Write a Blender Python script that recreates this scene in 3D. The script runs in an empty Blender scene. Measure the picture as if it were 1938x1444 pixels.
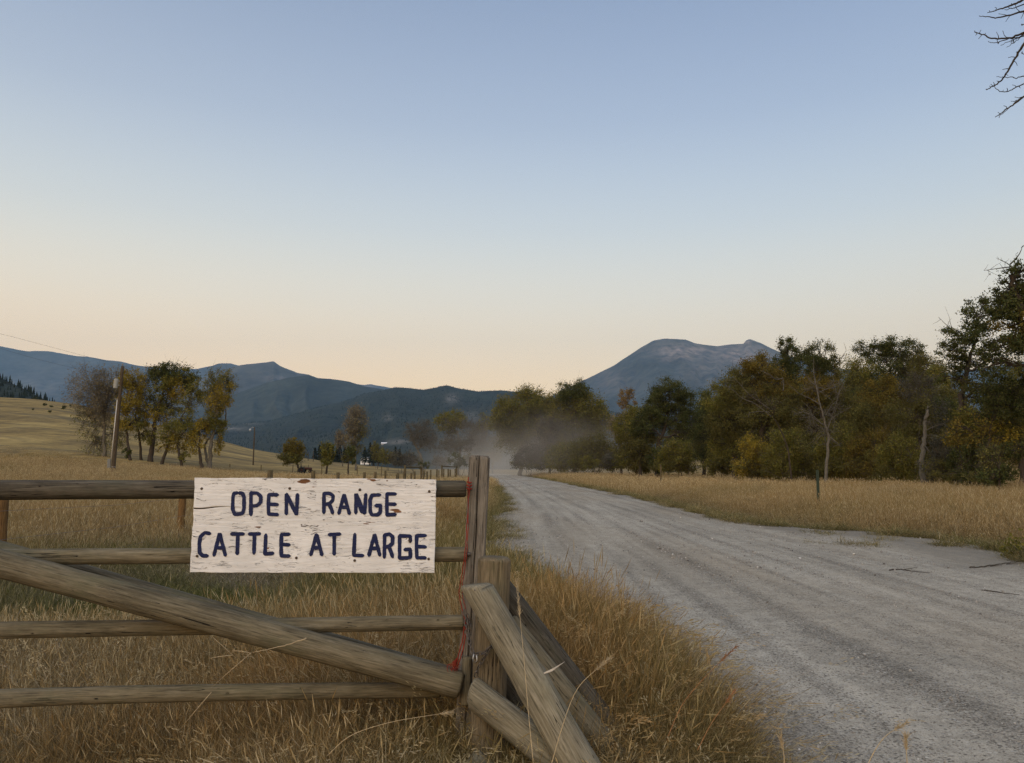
import bpy, math, random
import numpy as np
from mathutils import Vector, Matrix

random.seed(7)
RNG = np.random.default_rng(7)
S = bpy.context.scene
COL = S.collection

# ------------------------------------------------------------------ camera
F = 1456.0                       # focal length in pixels of the 1938 px wide photograph
CX, CY, HORIZON = 969.0, 722.0, 887.0
PITCH = math.atan((HORIZON - CY) / F)
EYE = 1.55
cam = bpy.data.cameras.new('camera')
cam_o = bpy.data.objects.new('camera', cam)
COL.objects.link(cam_o)
cam.sensor_width = 36.0
cam.lens = 36.0 * F / 1938.0
cam.clip_start, cam.clip_end = 0.05, 60000
cam_o.location = (0, 0, EYE)
cam_o.rotation_euler = (math.pi / 2 + PITCH, 0, 0)
S.camera = cam_o

# ------------------------------------------------------------------ world: twilight sky
W = bpy.data.worlds.new('World')
S.world = W
W.use_nodes = True
wn, wl = W.node_tree.nodes, W.node_tree.links
wn.clear()
SUN_EL, SUN_AZ = math.radians(44), math.radians(200)      # azimuth clockwise from +Y: behind the camera


def build_world():
    out = wn.new('ShaderNodeOutputWorld')
    add = wn.new('ShaderNodeAddShader')
    bg1 = wn.new('ShaderNodeBackground')
    bg2 = wn.new('ShaderNodeBackground')
    sky = wn.new('ShaderNodeTexSky')
    sky.sky_type = 'NISHITA'
    sky.sun_disc = False
    sky.sun_elevation = math.radians(6)
    sky.sun_rotation = SUN_AZ
    bg1.inputs[1].default_value = 0.04
    wl.new(sky.outputs[0], bg1.inputs[0])
    tc = wn.new('ShaderNodeTexCoord')
    sep = wn.new('ShaderNodeSeparateXYZ')
    wl.new(tc.outputs['Generated'], sep.inputs[0])
    ramp = wn.new('ShaderNodeValToRGB')
    ramp.color_ramp.interpolation = 'B_SPLINE'
    stops = [(0.0, SKY[0]), (0.085, SKY[1]), (0.14, SKY[2]), (0.21, SKY[3]), (0.30, SKY[4]), (0.42, SKY[5]), (0.60, SKY[6]), (1.0, SKY[7])]
    el = ramp.color_ramp.elements
    while len(el) < len(stops):
        el.new(0.5)
    for e, (p, c) in zip(el, stops):
        e.position = p
        e.color = (*c, 1)
    wl.new(sep.outputs[2], ramp.inputs[0])
    # afterglow of the sunset behind the camera: warmer and brighter on that side
    mr = wn.new('ShaderNodeMapRange'); mr.interpolation_type = 'SMOOTHSTEP'
    mr.inputs['From Min'].default_value = .55
    mr.inputs['From Max'].default_value = -1.0
    wl.new(sep.outputs[1], mr.inputs['Value'])
    mx = wn.new('ShaderNodeMix'); mx.data_type = 'RGBA'; mx.blend_type = 'MULTIPLY'
    wl.new(mr.outputs[0], mx.inputs['Factor'])
    wl.new(ramp.outputs[0], mx.inputs[6])
    mx.inputs[7].default_value = (1.62, 1.46, 1.26, 1)
    m2 = wn.new('ShaderNodeMath'); m2.operation = 'MULTIPLY_ADD'
    m2.inputs[1].default_value = -0.24
    m2.inputs[2].default_value = 2.0
    wl.new(sep.outputs[0], m2.inputs[0])
    # the side of the sky to the left is a touch warmer than the side to the right
    mr2 = wn.new('ShaderNodeMapRange'); mr2.interpolation_type = 'SMOOTHSTEP'
    mr2.inputs['From Min'].default_value = -.8
    mr2.inputs['From Max'].default_value = .8
    wl.new(sep.outputs[0], mr2.inputs['Value'])
    tn = wn.new('ShaderNodeMix'); tn.data_type = 'RGBA'
    tn.inputs[6].default_value = (1.02, 1.0, .95, 1)
    tn.inputs[7].default_value = (.95, 1.0, 1.07, 1)
    wl.new(mr2.outputs[0], tn.inputs['Factor'])
    mx2 = wn.new('ShaderNodeMix'); mx2.data_type = 'RGBA'; mx2.blend_type = 'MULTIPLY'
    mx2.inputs['Factor'].default_value = 1
    wl.new(mx.outputs[2], mx2.inputs[6]); wl.new(tn.outputs[2], mx2.inputs[7])
    wl.new(mx2.outputs[2], bg2.inputs[0])
    wl.new(m2.outputs[0], bg2.inputs[1])
    wl.new(bg1.outputs[0], add.inputs[0])
    wl.new(bg2.outputs[0], add.inputs[1])
    wl.new(add.outputs[0], out.inputs[0])


SKY = [(0.5978, 0.374, 0.1688), (0.613, 0.3975, 0.1961), (0.5689, 0.398, 0.2306), (0.4826, 0.4065, 0.3022), (0.336, 0.348, 0.344), (0.211, 0.242, 0.312), (0.106, 0.1365, 0.2115), (0.069, 0.0935, 0.161)]      # half strength, doubled in the background node
build_world()
sun = bpy.data.lights.new('sun', 'SUN')
sun.energy = 1.3
sun.angle = math.radians(40)
sun.color = (1.0, .91, .80)
sun_o = bpy.data.objects.new('sun', sun)
COL.objects.link(sun_o)
sd = Vector((math.sin(SUN_AZ) * math.cos(SUN_EL), math.cos(SUN_AZ) * math.cos(SUN_EL), math.sin(SUN_EL)))
sun_o.rotation_euler = sd.to_track_quat('Z', 'Y').to_euler()
S.view_settings.view_transform = 'Standard'
S.view_settings.look = 'None'
S.view_settings.gamma = 1
S.view_settings.exposure = 0.0
S.view_settings.use_curve_mapping = False
S.render.engine = 'CYCLES'
S.cycles.max_bounces = 7
S.cycles.diffuse_bounces = 3
S.cycles.glossy_bounces = 2
S.cycles.transmission_bounces = 3
S.cycles.transparent_max_bounces = 8
S.cycles.volume_bounces = 1
S.cycles.use_denoising = True
S.cycles.denoising_prefilter = 'NONE'
S.cycles.adaptive_threshold = 0.01

# ------------------------------------------------------------------ helpers
cp, sp_ = math.cos(PITCH), math.sin(PITCH)


def P(px, py, Y):
    """world point on the plane y = Y seen at photo pixel (px, py)"""
    xr, yr = (px - CX) / F, -(py - CY) / F
    dx, dy, dz = xr, cp - yr * sp_, sp_ + yr * cp
    k = Y / dy
    return np.array([dx * k, Y, EYE + dz * k])


def proj(v):
    v = np.asarray(v, float)
    x, y, z = v[..., 0], v[..., 1], v[..., 2] - EYE
    f = y * cp + z * sp_
    u = -y * sp_ + z * cp
    return CX + F * x / f, CY - F * u / f


def smooth(t):
    t = np.clip(t, 0, 1)
    return t * t * (3 - 2 * t)


def _hash(ix, iy, seed):
    h = (ix.astype(np.int64) * 374761393 + iy.astype(np.int64) * 668265263 + seed * 974711) & 0x7fffffff
    h = ((h ^ (h >> 13)) * 1274126177) & 0x7fffffff
    h = (h ^ (h >> 16)) & 0xffff
    return h / 65535.0


def vnoise(x, y, seed=0):
    x = np.asarray(x, float); y = np.asarray(y, float)
    ix, iy = np.floor(x), np.floor(y)
    fx, fy = x - ix, y - iy
    fx = fx * fx * (3 - 2 * fx); fy = fy * fy * (3 - 2 * fy)
    a, b = _hash(ix, iy, seed), _hash(ix + 1, iy, seed)
    c, d = _hash(ix, iy + 1, seed), _hash(ix + 1, iy + 1, seed)
    return (a + (b - a) * fx) * (1 - fy) + (c + (d - c) * fx) * fy


def fbm(x, y, seed=0, octaves=4):
    s, a, n = 0, 1.0, 0
    for o in range(octaves):
        s = s + a * vnoise(np.asarray(x) * 2 ** o, np.asarray(y) * 2 ** o, seed + o * 17)
        n += a; a *= .5
    return s / n


class MB:
    """collects quads and triangles with material indices"""
    def __init__(self):
        self.v, self.q, self.t, self.qm, self.tm, self.n = [], [], [], [], [], 0
        self.attr = []

    def add(self, V, Q=None, T=None, mat=0, tone=None):
        V = np.asarray(V, float).reshape(-1, 3)
        self.v.append(V)
        if Q is not None and len(Q):
            Q = np.asarray(Q, int).reshape(-1, 4) + self.n
            self.q.append(Q); self.qm.append(np.full(len(Q), mat))
        if T is not None and len(T):
            T = np.asarray(T, int).reshape(-1, 3) + self.n
            self.t.append(T); self.tm.append(np.full(len(T), mat))
        self.attr.append(np.zeros(len(V)) if tone is None else np.broadcast_to(tone, (len(V),)))
        self.n += len(V)

    def mesh(self, name, origin=(0, 0, 0), smooth_shade=True, tone=False):
        V = np.concatenate(self.v) - np.asarray(origin, float)
        Q = np.concatenate(self.q) if self.q else np.zeros((0, 4), int)
        T = np.concatenate(self.t) if self.t else np.zeros((0, 3), int)
        qm = np.concatenate(self.qm) if self.qm else np.zeros(0, int)
        tm = np.concatenate(self.tm) if self.tm else np.zeros(0, int)
        me = bpy.data.meshes.new(name)
        me.vertices.add(len(V))
        me.vertices.foreach_set('co', V.astype(np.float32).ravel())
        me.loops.add(Q.size + T.size)
        me.loops.foreach_set('vertex_index', np.concatenate([Q.ravel(), T.ravel()]).astype(np.int32))
        me.polygons.add(len(Q) + len(T))
        st = np.concatenate([np.arange(len(Q)) * 4, Q.size + np.arange(len(T)) * 3])
        me.polygons.foreach_set('loop_start', st.astype(np.int32))
        me.polygons.foreach_set('material_index', np.concatenate([qm, tm]).astype(np.int32))
        me.update(calc_edges=True)
        me.polygons.foreach_set('use_smooth', np.full(len(me.polygons), smooth_shade))
        if tone:
            a = me.attributes.new('tone', 'FLOAT', 'POINT')
            a.data.foreach_set('value', np.concatenate(self.attr).astype(np.float32))
        me.validate()
        return me


def link(name, me, mats, parent=None, loc=None, mat4=None):
    o = bpy.data.objects.new(name, me)
    COL.objects.link(o)
    for m in (mats if isinstance(mats, (list, tuple)) else [mats]):
        me.materials.append(m)
    if parent is not None:
        o.parent = parent
    if mat4 is not None:
        o.matrix_local = mat4
    elif loc is not None:
        o.location = tuple(loc)
    return o


def tag(o, label=None, cat=None, group=None, kind=None):
    if label: o['label'] = label
    if cat: o['category'] = cat
    if group: o['group'] = group
    if kind: o['kind'] = kind
    return o


def thing(name, loc, label, cat, group=None):
    o = bpy.data.objects.new(name, None)
    o.empty_display_size = .2
    COL.objects.link(o)
    o.location = tuple(float(c) for c in loc)
    return tag(o, label, cat, group)


def org(o):
    return np.array(o.location)


def tube(mb, pts, rad, sides=6, mat=0, tone=None, cap=True):
    pts = np.asarray(pts, float)
    n = len(pts)
    rad = np.broadcast_to(np.asarray(rad, float), (n,))
    tg = np.gradient(pts, axis=0)
    tg /= np.linalg.norm(tg, axis=1, keepdims=True) + 1e-9
    ref = np.array([0, 0, 1.0]) if abs(tg[0][2]) < .9 else np.array([1.0, 0, 0])
    a = np.cross(tg, ref); a /= np.linalg.norm(a, axis=1, keepdims=True) + 1e-9
    b = np.cross(tg, a)
    ph = np.arange(sides) * 2 * np.pi / sides
    V = pts[:, None] + rad[:, None, None] * (np.cos(ph)[None, :, None] * a[:, None] + np.sin(ph)[None, :, None] * b[:, None])
    i = np.arange(n - 1)[:, None] * sides
    j = np.arange(sides)[None]
    j2 = (j + 1) % sides
    Q = np.stack([i + j, i + j2, i + sides + j2, i + sides + j], -1).reshape(-1, 4)
    V = V.reshape(-1, 3)
    T = None
    if cap:
        V = np.concatenate([V, pts[:1], pts[-1:]])
        c0, c1 = n * sides, n * sides + 1
        jj = np.arange(sides)
        T = np.concatenate([np.stack([np.full(sides, c0), (jj + 1) % sides, jj], -1),
                            np.stack([np.full(sides, c1), (n - 1) * sides + jj, (n - 1) * sides + (jj + 1) % sides], -1)])
    mb.add(V, Q, T, mat, tone)


def twigs(mb, P0, P1, P2, r0, r2, mat=0):
    """many thin three-sided branches at once, with a bend at P1 unless it is None"""
    P0, P2 = [np.asarray(p, float).reshape(-1, 3) for p in (P0, P2)]
    n = len(P0)
    if n == 0: return
    r0 = np.broadcast_to(r0, (n,)); r2 = np.broadcast_to(r2, (n,))
    d = P2 - P0
    d = d / (np.linalg.norm(d, axis=1, keepdims=True) + 1e-9)
    ref = np.where(np.abs(d[:, 2:3]) < .9, np.array([[0, 0, 1.0]]), np.array([[1.0, 0, 0]]))
    a = np.cross(d, ref); a /= np.linalg.norm(a, axis=1, keepdims=True) + 1e-9
    b = np.cross(d, a)
    st = [(P0, r0), (P2, r2)] if P1 is None else [(P0, r0), (np.asarray(P1, float).reshape(-1, 3), (r0 + r2) / 2), (P2, r2)]
    rings = []
    for p, r in st:
        for k in range(3):
            ph = k * 2 * np.pi / 3
            rings.append(p + r[:, None] * (math.cos(ph) * a + math.sin(ph) * b))
    m = len(st) * 3
    V = np.stack(rings, 1).reshape(-1, 3)
    base = np.arange(n)[:, None] * m
    loc = np.array([[s * 3 + k, s * 3 + (k + 1) % 3, s * 3 + 3 + (k + 1) % 3, s * 3 + 3 + k] for s in range(len(st) - 1) for k in range(3)])
    Q = (base[:, None, :] + loc[None]).reshape(-1, 4)
    mb.add(V, Q, None, mat)


def box(mb, lo, hi, mat=0, bev=0.0, M=None):
    lo, hi = np.array(lo, float), np.array(hi, float)
    x0, y0, z0 = lo; x1, y1, z1 = hi
    V = np.array([[x0, y0, z0], [x1, y0, z0], [x1, y1, z0], [x0, y1, z0], [x0, y0, z1], [x1, y0, z1], [x1, y1, z1], [x0, y1, z1]])
    if M is not None:
        V = V @ np.array(M).T
    mb.add(V, [[0, 3, 2, 1], [4, 5, 6, 7], [0, 1, 5, 4], [1, 2, 6, 5], [2, 3, 7, 6], [3, 0, 4, 7]], None, mat)


# ------------------------------------------------------------------ materials
class NT:
    def __init__(self, name):
        self.m = bpy.data.materials.new(name)
        self.m.use_nodes = True
        self.n, self.l = self.m.node_tree.nodes, self.m.node_tree.links
        self.bsdf = self.n['Principled BSDF']
        self.bsdf.inputs['Roughness'].default_value = .85
        self.bsdf.inputs['Specular IOR Level'].default_value = .25

    def node(self, t, **k):
        n = self.n.new(t)
        for a, b in k.items():
            setattr(n, a, b)
        return n

    def set(self, sock, v):
        if isinstance(v, bpy.types.NodeSocket):
            self.l.new(v, sock)
        elif isinstance(v, tuple) and len(v) == 3 and sock.type == 'RGBA':
            sock.default_value = (*v, 1)
        else:
            sock.default_value = v

    def coord(self, kind='Object', scale=(1, 1, 1), off=None):
        tc = self.node('ShaderNodeTexCoord')
        mp = self.node('ShaderNodeMapping')
        mp.inputs['Scale'].default_value = scale
        self.l.new(tc.outputs[kind], mp.inputs[0])
        if off is not None:
            self.l.new(off, mp.inputs['Location'])
        return mp.outputs[0]

    def pos(self, scale=(1, 1, 1)):
        g = self.node('ShaderNodeNewGeometry')
        mp = self.node('ShaderNodeMapping')
        mp.inputs['Scale'].default_value = scale
        self.l.new(g.outputs['Position'], mp.inputs[0])
        return mp.outputs[0]

    def noise(self, vec, scale=5, detail=4, rough=.6, dist=0.0):
        n = self.node('ShaderNodeTexNoise')
        self.l.new(vec, n.inputs['Vector'])
        n.inputs['Scale'].default_value = scale
        n.inputs['Detail'].default_value = detail
        n.inputs['Roughness'].default_value = rough
        n.inputs['Distortion'].default_value = dist
        return n.outputs[0]

    def vor(self, vec, scale=5, feature='F1', out='Distance'):
        n = self.node('ShaderNodeTexVoronoi', feature=feature)
        self.l.new(vec, n.inputs['Vector'])
        n.inputs['Scale'].default_value = scale
        return n.outputs[out]

    def ramp(self, fac, stops, interp='LINEAR'):
        r = self.node('ShaderNodeValToRGB')
        r.color_ramp.interpolation = interp
        el = r.color_ramp.elements
        while len(el) < len(stops):
            el.new(.5)
        for e, (p, c) in zip(el, stops):
            e.position = p
            e.color = (*c, 1) if isinstance(c, tuple) else (c, c, c, 1)
        self.set(r.inputs[0], fac)
        return r.outputs[0]

    def mix(self, fac, a, b, mode='MIX'):
        n = self.node('ShaderNodeMix', data_type='RGBA', blend_type=mode)
        self.set(n.inputs['Factor'], fac)
        self.set(n.inputs['A'], a) if False else self.set(n.inputs[6], a)
        self.set(n.inputs[7], b)
        return n.outputs[2]

    def math(self, op, a, b=0.0, c=None, clamp=False):
        n = self.node('ShaderNodeMath', operation=op, use_clamp=clamp)
        self.set(n.inputs[0], a); self.set(n.inputs[1], b)
        if c is not None: self.set(n.inputs[2], c)
        return n.outputs[0]

    def attr(self, name, kind='GEOMETRY'):
        n = self.node('ShaderNodeAttribute', attribute_name=name, attribute_type=kind)
        return n.outputs['Fac']

    def rand(self):
        return self.node('ShaderNodeObjectInfo').outputs['Random']

    def island(self):
        return self.node('ShaderNodeNewGeometry').outputs['Random Per Island']

    def bump(self, h, strength=.5, dist=.01):
        b = self.node('ShaderNodeBump')
        b.inputs['Strength'].default_value = strength
        b.inputs['Distance'].default_value = dist
        self.l.new(h, b.inputs['Height'])
        self.l.new(b.outputs[0], self.bsdf.inputs['Normal'])
        return self

    def col(self, c):
        self.set(self.bsdf.inputs['Base Color'], c)
        return self

    def rough(self, r):
        self.set(self.bsdf.inputs['Roughness'], r)
        return self


def plain(name, c, rough=.8, var=.25, scale=8, metal=0.0):
    t = NT(name)
    n = t.noise(t.coord(), scale, 5)
    t.col(t.ramp(n, [(.25, tuple(x * (1 - var) for x in c)), (.75, tuple(min(1, x * (1 + var)) for x in c))])).rough(rough)
    t.bsdf.inputs['Metallic'].default_value = metal
    return t.m


def wood(name, base, dark, light, moss=None, axis=0, grain=1.0):
    """weathered timber, grain along the object's local X (axis 0) or Z (axis 2)"""
    t = NT(name)
    oi = t.node('ShaderNodeObjectInfo')
    sc = [46.0 * grain] * 3
    sc[axis] = 3.2
    off = t.node('ShaderNodeCombineXYZ')
    m = t.math('MULTIPLY', oi.outputs['Random'], 37.0)
    for k in range(3): t.l.new(m, off.inputs[k])
    v = t.coord('Object', tuple(sc), off.outputs[0])
    g = t.noise(v, 1.6, 7, .68, .6)
    sc2 = [150.0] * 3; sc2[axis] = 9.0
    v2 = t.coord('Object', tuple(sc2), off.outputs[0])
    g2 = t.noise(v2, 1.0, 4, .6, .3)
    sc3 = [3.0] * 3; sc3[axis] = 1.4
    v3 = t.coord('Object', tuple(sc3), off.outputs[0])
    b = t.noise(v3, 2.2, 6, .7)
    mid = tuple((x + y) / 2 for x, y in zip(dark, base))
    c = t.ramp(g, [(.26, mid), (.48, base), (.74, light)])
    fine = t.ramp(g2, [(.30, .42), (.46, .95), (.7, 1.2)])
    c = t.mix(1.0, c, fine, 'MULTIPLY')
    blot = t.ramp(b, [(.3, .62), (.52, 1.0), (.75, 1.25)])
    c = t.mix(1.0, c, blot, 'MULTIPLY')
    # drying checks: long thin dark lines
    sc4 = [24.0] * 3; sc4[axis] = .7
    v4 = t.coord('Object', tuple(sc4), off.outputs[0])
    ck = t.noise(v4, 1.3, 3, .5, .25)
    ckm = t.math('LESS_THAN', t.math('ABSOLUTE', t.math('SUBTRACT', ck, .5)), .0045)
    gate_ = t.noise(v3, 2.3, 2)
    ckm = t.math('MULTIPLY', ckm, t.math('GREATER_THAN', gate_, .48))
    c = t.mix(ckm, c, tuple(x * .25 for x in dark))
    # knots
    sc5 = [9.0] * 3; sc5[axis] = 5.0
    v5 = t.coord('Object', tuple(sc5), off.outputs[0])
    kd = t.vor(v5, 1.3)
    kn = t.ramp(kd, [(.0, 1.0), (.045, 1.0), (.075, 0.0)])
    kr = t.ramp(t.math('SINE', t.math('MULTIPLY', kd, 160.0)), [(.2, tuple(x * .5 for x in dark)), (.8, base)])
    c = t.mix(kn, c, kr)
    if moss:
        mz = t.noise(v3, 2.0, 5, .7)
        c = t.mix(t.ramp(mz, [(.52, 0.0), (.72, .55)]), c, moss)
    hgt = t.math('ADD', t.math('MULTIPLY', g, .7), t.math('MULTIPLY', g2, .5))
    hgt = t.math('SUBTRACT', hgt, t.math('MULTIPLY', ckm, 1.2))
    t.col(c).rough(.88).bump(hgt, .75, .006)
    return t.m


M_RAIL = wood('weathered_rail', (.150, .126, .080), (.058, .047, .029), (.235, .203, .142), (.105, .106, .06))
M_RAILDK = wood('weathered_rail_dark', (.085, .072, .052), (.032, .027, .019), (.15, .13, .098), (.075, .08, .05))
M_BRACE = wood('weathered_brace', (.215, .188, .130), (.090, .076, .049), (.32, .288, .218), (.15, .155, .095))
M_POST = wood('split_post', (.180, .156, .126), (.082, .068, .053), (.27, .24, .20), None)
M_POSTR = wood('round_post', (.165, .128, .078), (.06, .044, .025), (.26, .21, .14), (.11, .115, .06))
M_BROWN = wood('treated_post', (.17, .095, .035), (.07, .038, .014), (.25, .15, .06), None)
M_OLDPOST = wood('old_post', (.11, .085, .045), (.04, .03, .016), (.19, .15, .085), (.09, .09, .035))
M_POLE = wood('pole_wood', (.075, .055, .033), (.03, .021, .013), (.125, .094, .06), None)


def leaf_mat(name, cols, trans=.25):
    t = NT(name)
    c = t.ramp(t.island(), [(i / (len(cols) - 1), k) for i, k in enumerate(cols)])
    n = t.noise(t.pos(), .55, 3)
    c = t.mix(1.0, c, t.ramp(n, [(.3, .65), (.7, 1.3)]), 'MULTIPLY')
    d = t.node('ShaderNodeBsdfDiffuse'); tr = t.node('ShaderNodeBsdfTranslucent')
    mx = t.node('ShaderNodeMixShader'); mx.inputs[0].default_value = trans
    t.l.new(c, d.inputs[0]); t.l.new(c, tr.inputs[0])
    t.l.new(d.outputs[0], mx.inputs[1]); t.l.new(tr.outputs[0], mx.inputs[2])
    t.l.new(mx.outputs[0], t.n['Material Output'].inputs[0])
    return t.m


LEAF = {
    'dk': leaf_mat('leaf_dark_green', [(0.0502, 0.0627, 0.0209), (0.0753, 0.0878, 0.0296), (0.1028, 0.1104, 0.0394), (0.1254, 0.1192, 0.0443)]),
    'olive': leaf_mat('leaf_olive', [(0.1010, 0.1066, 0.0269), (0.1473, 0.1459, 0.0359), (0.1964, 0.1796, 0.0448), (0.2455, 0.1964, 0.0512)]),
    'yel': leaf_mat('leaf_yellow', [(0.1848, 0.1449, 0.0252), (0.2772, 0.2070, 0.0315), (0.3696, 0.2691, 0.0441), (0.1584, 0.1449, 0.0328)]),
    'rust': leaf_mat('leaf_rust', [(0.1197, 0.0920, 0.0240), (0.1764, 0.1303, 0.0312), (0.2331, 0.1699, 0.0408), (0.1071, 0.1104, 0.0288)]),
    'brown': leaf_mat('leaf_brown', [(0.0946, 0.0899, 0.0309), (0.1319, 0.1213, 0.0403), (0.1792, 0.1572, 0.0510), (0.1147, 0.1138, 0.0363)]),
    'orange': leaf_mat('leaf_orange', [(0.2160, 0.1365, 0.0473), (0.2880, 0.1890, 0.0683), (0.1800, 0.1260, 0.0525)]),
    'tan': leaf_mat('leaf_tan', [(.19, .155, .095), (.25, .205, .13), (.21, .18, .10)]),
    'grey': leaf_mat('leaf_grey', [(.105, .098, .074), (.140, .128, .095), (.088, .090, .066)]),
    'needle': leaf_mat('leaf_needle', [(.018, .024, .017), (.024, .031, .022), (.030, .036, .026)], .1),
}
LEAFKEYS = list(LEAF)
M_BARK = wood('bark_dark', (.055, .042, .03), (.022, .017, .012), (.10, .08, .06), None, axis=2, grain=.4)
M_BARKG = wood('bark_grey', (.135, .120, .095), (.065, .056, .044), (.20, .18, .15), None, axis=2, grain=.4)
M_BARKM = wood('bark_mid', (.11, .088, .064), (.05, .04, .028), (.17, .14, .105), None, axis=2, grain=.4)
M_STEEL = plain('galvanised_steel', (.42, .42, .42), .45, .15, 20, .6)
M_CAN = plain('transformer_paint', (.36, .37, .36), .5, .1, 6)
M_GREENST = plain('green_steel_post', (.03, .045, .03), .6, .3, 20)
M_CHAIN = plain('chain_steel', (.13, .115, .105), .5, .4, 60, .7)
M_WHITEPIPE = plain('pale_conduit', (.50, .48, .44), .6, .15, 12)
M_WIRE = plain('wire', (.09, .085, .08), .6, .2, 10)
M_FWIRE = plain('fence_wire', (.22, .20, .18), .6, .2, 10, .4)
M_TWINE = plain('red_twine', (.24, .030, .018), .85, .35, 60)
M_STONE = plain('stone_pale', (.42, .38, .33), .9, .3, 30)
M_TWIG = plain('dead_twig', (.06, .048, .036), .9, .4, 20)
M_STRAWTWIG = plain('straw_twig', (.40, .31, .19), .9, .3, 30)

# ------------------------------------------------------------------ terrain heights
HILL_PX = np.array([-1500, -600, -200, 0, 64, 124, 168, 219, 300, 418, 478, 524, 588, 646, 689, 761, 850, 960, 1100])
HILL_PY = np.array([700, 712, 738, 752, 755, 762, 771, 785, 805, 835, 851, 858, 867, 872, 875, 881, 886, 889, 892])


def road_left(y):
    return np.interp(y, [-10, 3, 7, 10, 13, 16, 20, 31, 47, 75, 110, 160, 230], [1.62, 1.45, 1.12, .66, -.12, -.75, -.6, -.35, -.75, -1.6, -2.8, -4.6, -9])


def road_right(y):
    return np.interp(y, [-10, 5, 9, 11.5, 12.6, 14.1, 16.7, 18.8, 20.7, 23.5, 28, 36, 51, 78, 110, 160, 230], [7.6, 7.6, 7.7, 8.0, 8.6, 8.9, 9.2, 8.4, 6.7, 6.4, 6.4, 6.5, 6.4, 5.6, 4.6, 2.6, -2])


def gz(x, y):
    x = np.asarray(x, float); y = np.asarray(y, float)
    yy = np.maximum(y, 1.0)
    px = CX + 1465 * x / yy
    py = np.interp(px, HILL_PX, HILL_PY)
    ratio = (HORIZON - py) / 1465.0
    dr = 300 + np.clip(px, 0, 900) * .2
    zr = np.maximum(EYE + ratio * dr, .4)
    d0 = 52.0
    t = np.clip((y - d0) / (dr - d0), 0, 1)
    h = zr * t ** 1.3
    back = np.clip((y - dr) / 400.0, 0, 1)
    h = h * (1 - .5 * smooth(back))
    h = h * smooth((1000 - px) / 500.0)
    # flat valley under the road, slope beyond the trees on the right
    h = h + 5.5 * np.clip((x - 40) / 32.0, 0, 1) ** 1.2 * smooth((y - 20) / 50)
    # shallow ditch left of the road, foreground verge
    dl = road_left(y) - x
    near = smooth((90 - y) / 60)
    h = h - .28 * near * smooth((dl - 2.0) / 1.5) * smooth((9.5 - dl) / 3.0)
    d_r = x - road_right(y)
    h = h - .10 * near * smooth(d_r / .8) * smooth((4 - d_r) / 1.5)
    amp = .05 + .5 * smooth((yy - 60) / 140) * smooth((np.abs(x - 1) - 8) / 40)
    h = h + amp * (fbm(x * .09, y * .05, 3) - .5) * 2 * smooth((np.maximum(-dl, -d_r) * -1 + .6) / 1.0) if False else h + amp * (fbm(x * .09, y * .05, 3) - .5)
    return h


# ------------------------------------------------------------------ ground sheet
def sinh_axis(lo, hi, d0, k):
    a = [0.0]
    while a[-1] < hi: a.append(a[-1] + d0 + k * a[-1])
    b = [0.0]
    while b[-1] > lo: b.append(b[-1] - d0 + k * b[-1])
    return np.array(b[1:][::-1] + a)


def ground():
    xs = sinh_axis(-14500, 14500, .4, .045)
    ys = sinh_axis(-2500, 14500, .45, .036)
    X, Y = np.meshgrid(xs, ys)
    Z = gz(X, Y)
    far = smooth((np.hypot(X, Y) - 900) / 1500)
    Z = Z * (1 - far)
    nx, ny = len(xs), len(ys)
    V = np.stack([X, Y, Z], -1).reshape(-1, 3)
    i = np.arange(ny - 1)[:, None] * nx + np.arange(nx - 1)[None]
    Q = np.stack([i, i + 1, i + nx + 1, i + nx], -1).reshape(-1, 4)
    mb = MB(); mb.add(V, Q)
    me = mb.mesh('ground')
    # how much the ground itself shows dry grass (far) instead of thatch and soil (near)
    t = NT('dry_ground')
    g = t.node('ShaderNodeNewGeometry')
    ln = t.node('ShaderNodeVectorMath', operation='LENGTH')
    t.l.new(g.outputs['Position'], ln.inputs[0])
    farm = t.ramp(t.math('MULTIPLY', ln.outputs['Value'], .01), [(.18, 0.0), (.75, 1.0)])
    n1 = t.noise(t.pos(), .9, 6, .65)
    soil = t.ramp(n1, [(.3, (.040, .030, .016)), (.55, (.075, .055, .029)), (.75, (.12, .09, .05))])
    st = t.noise(t.pos((.03, .012, .03)), 1.6, 7, .68, .8)
    straw = t.ramp(st, [(.28, (.085, .057, .024)), (.42, (.195, .130, .042)), (.53, (.29, .195, .060)), (.70, (.39, .275, .095))])
    n2 = t.noise(t.pos((.9, .3, .9)), 1.2, 5, .7)
    straw = t.mix(1.0, straw, t.ramp(n2, [(.3, .70), (.5, 1.0), (.7, 1.22)]), 'MULTIPLY')
    n3 = t.noise(t.pos((.02, .05, .02)), 1.0, 4, .6, 1.5)
    straw = t.mix(t.ramp(n3, [(.53, 0.0), (.64, .7)]), straw, (.105, .080, .042))
    n5 = t.noise(t.pos((.22, .10, .3)), 1.0, 6, .7, .4)
    straw = t.mix(1.0, straw, t.ramp(n5, [(.3, .62), (.5, 1.0), (.7, 1.3)]), 'MULTIPLY')
    n4 = t.noise(t.pos((.02, .06, .05)), 1.0, 5, .65, .6)
    straw = t.mix(1.0, straw, t.ramp(n4, [(.32, .72), (.5, 1.0), (.68, 1.25)]), 'MULTIPLY')
    t.col(t.mix(farm, soil, straw)).rough(.95)
    t.bump(t.math('ADD', n1, n2), .8, .12)
    o = link('ground', me, t.m)
    tag(o, 'dry golden field and hillside spreading out beyond the fence and road', 'ground', kind='structure')


ground()


# ------------------------------------------------------------------ road
def lane_ref(y):
    return np.interp(y, [-10, 10, 31, 47, 75, 110, 160, 230], [-.35, -.4, -.55, -.85, -1.7, -2.85, -4.6, -9])


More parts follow.
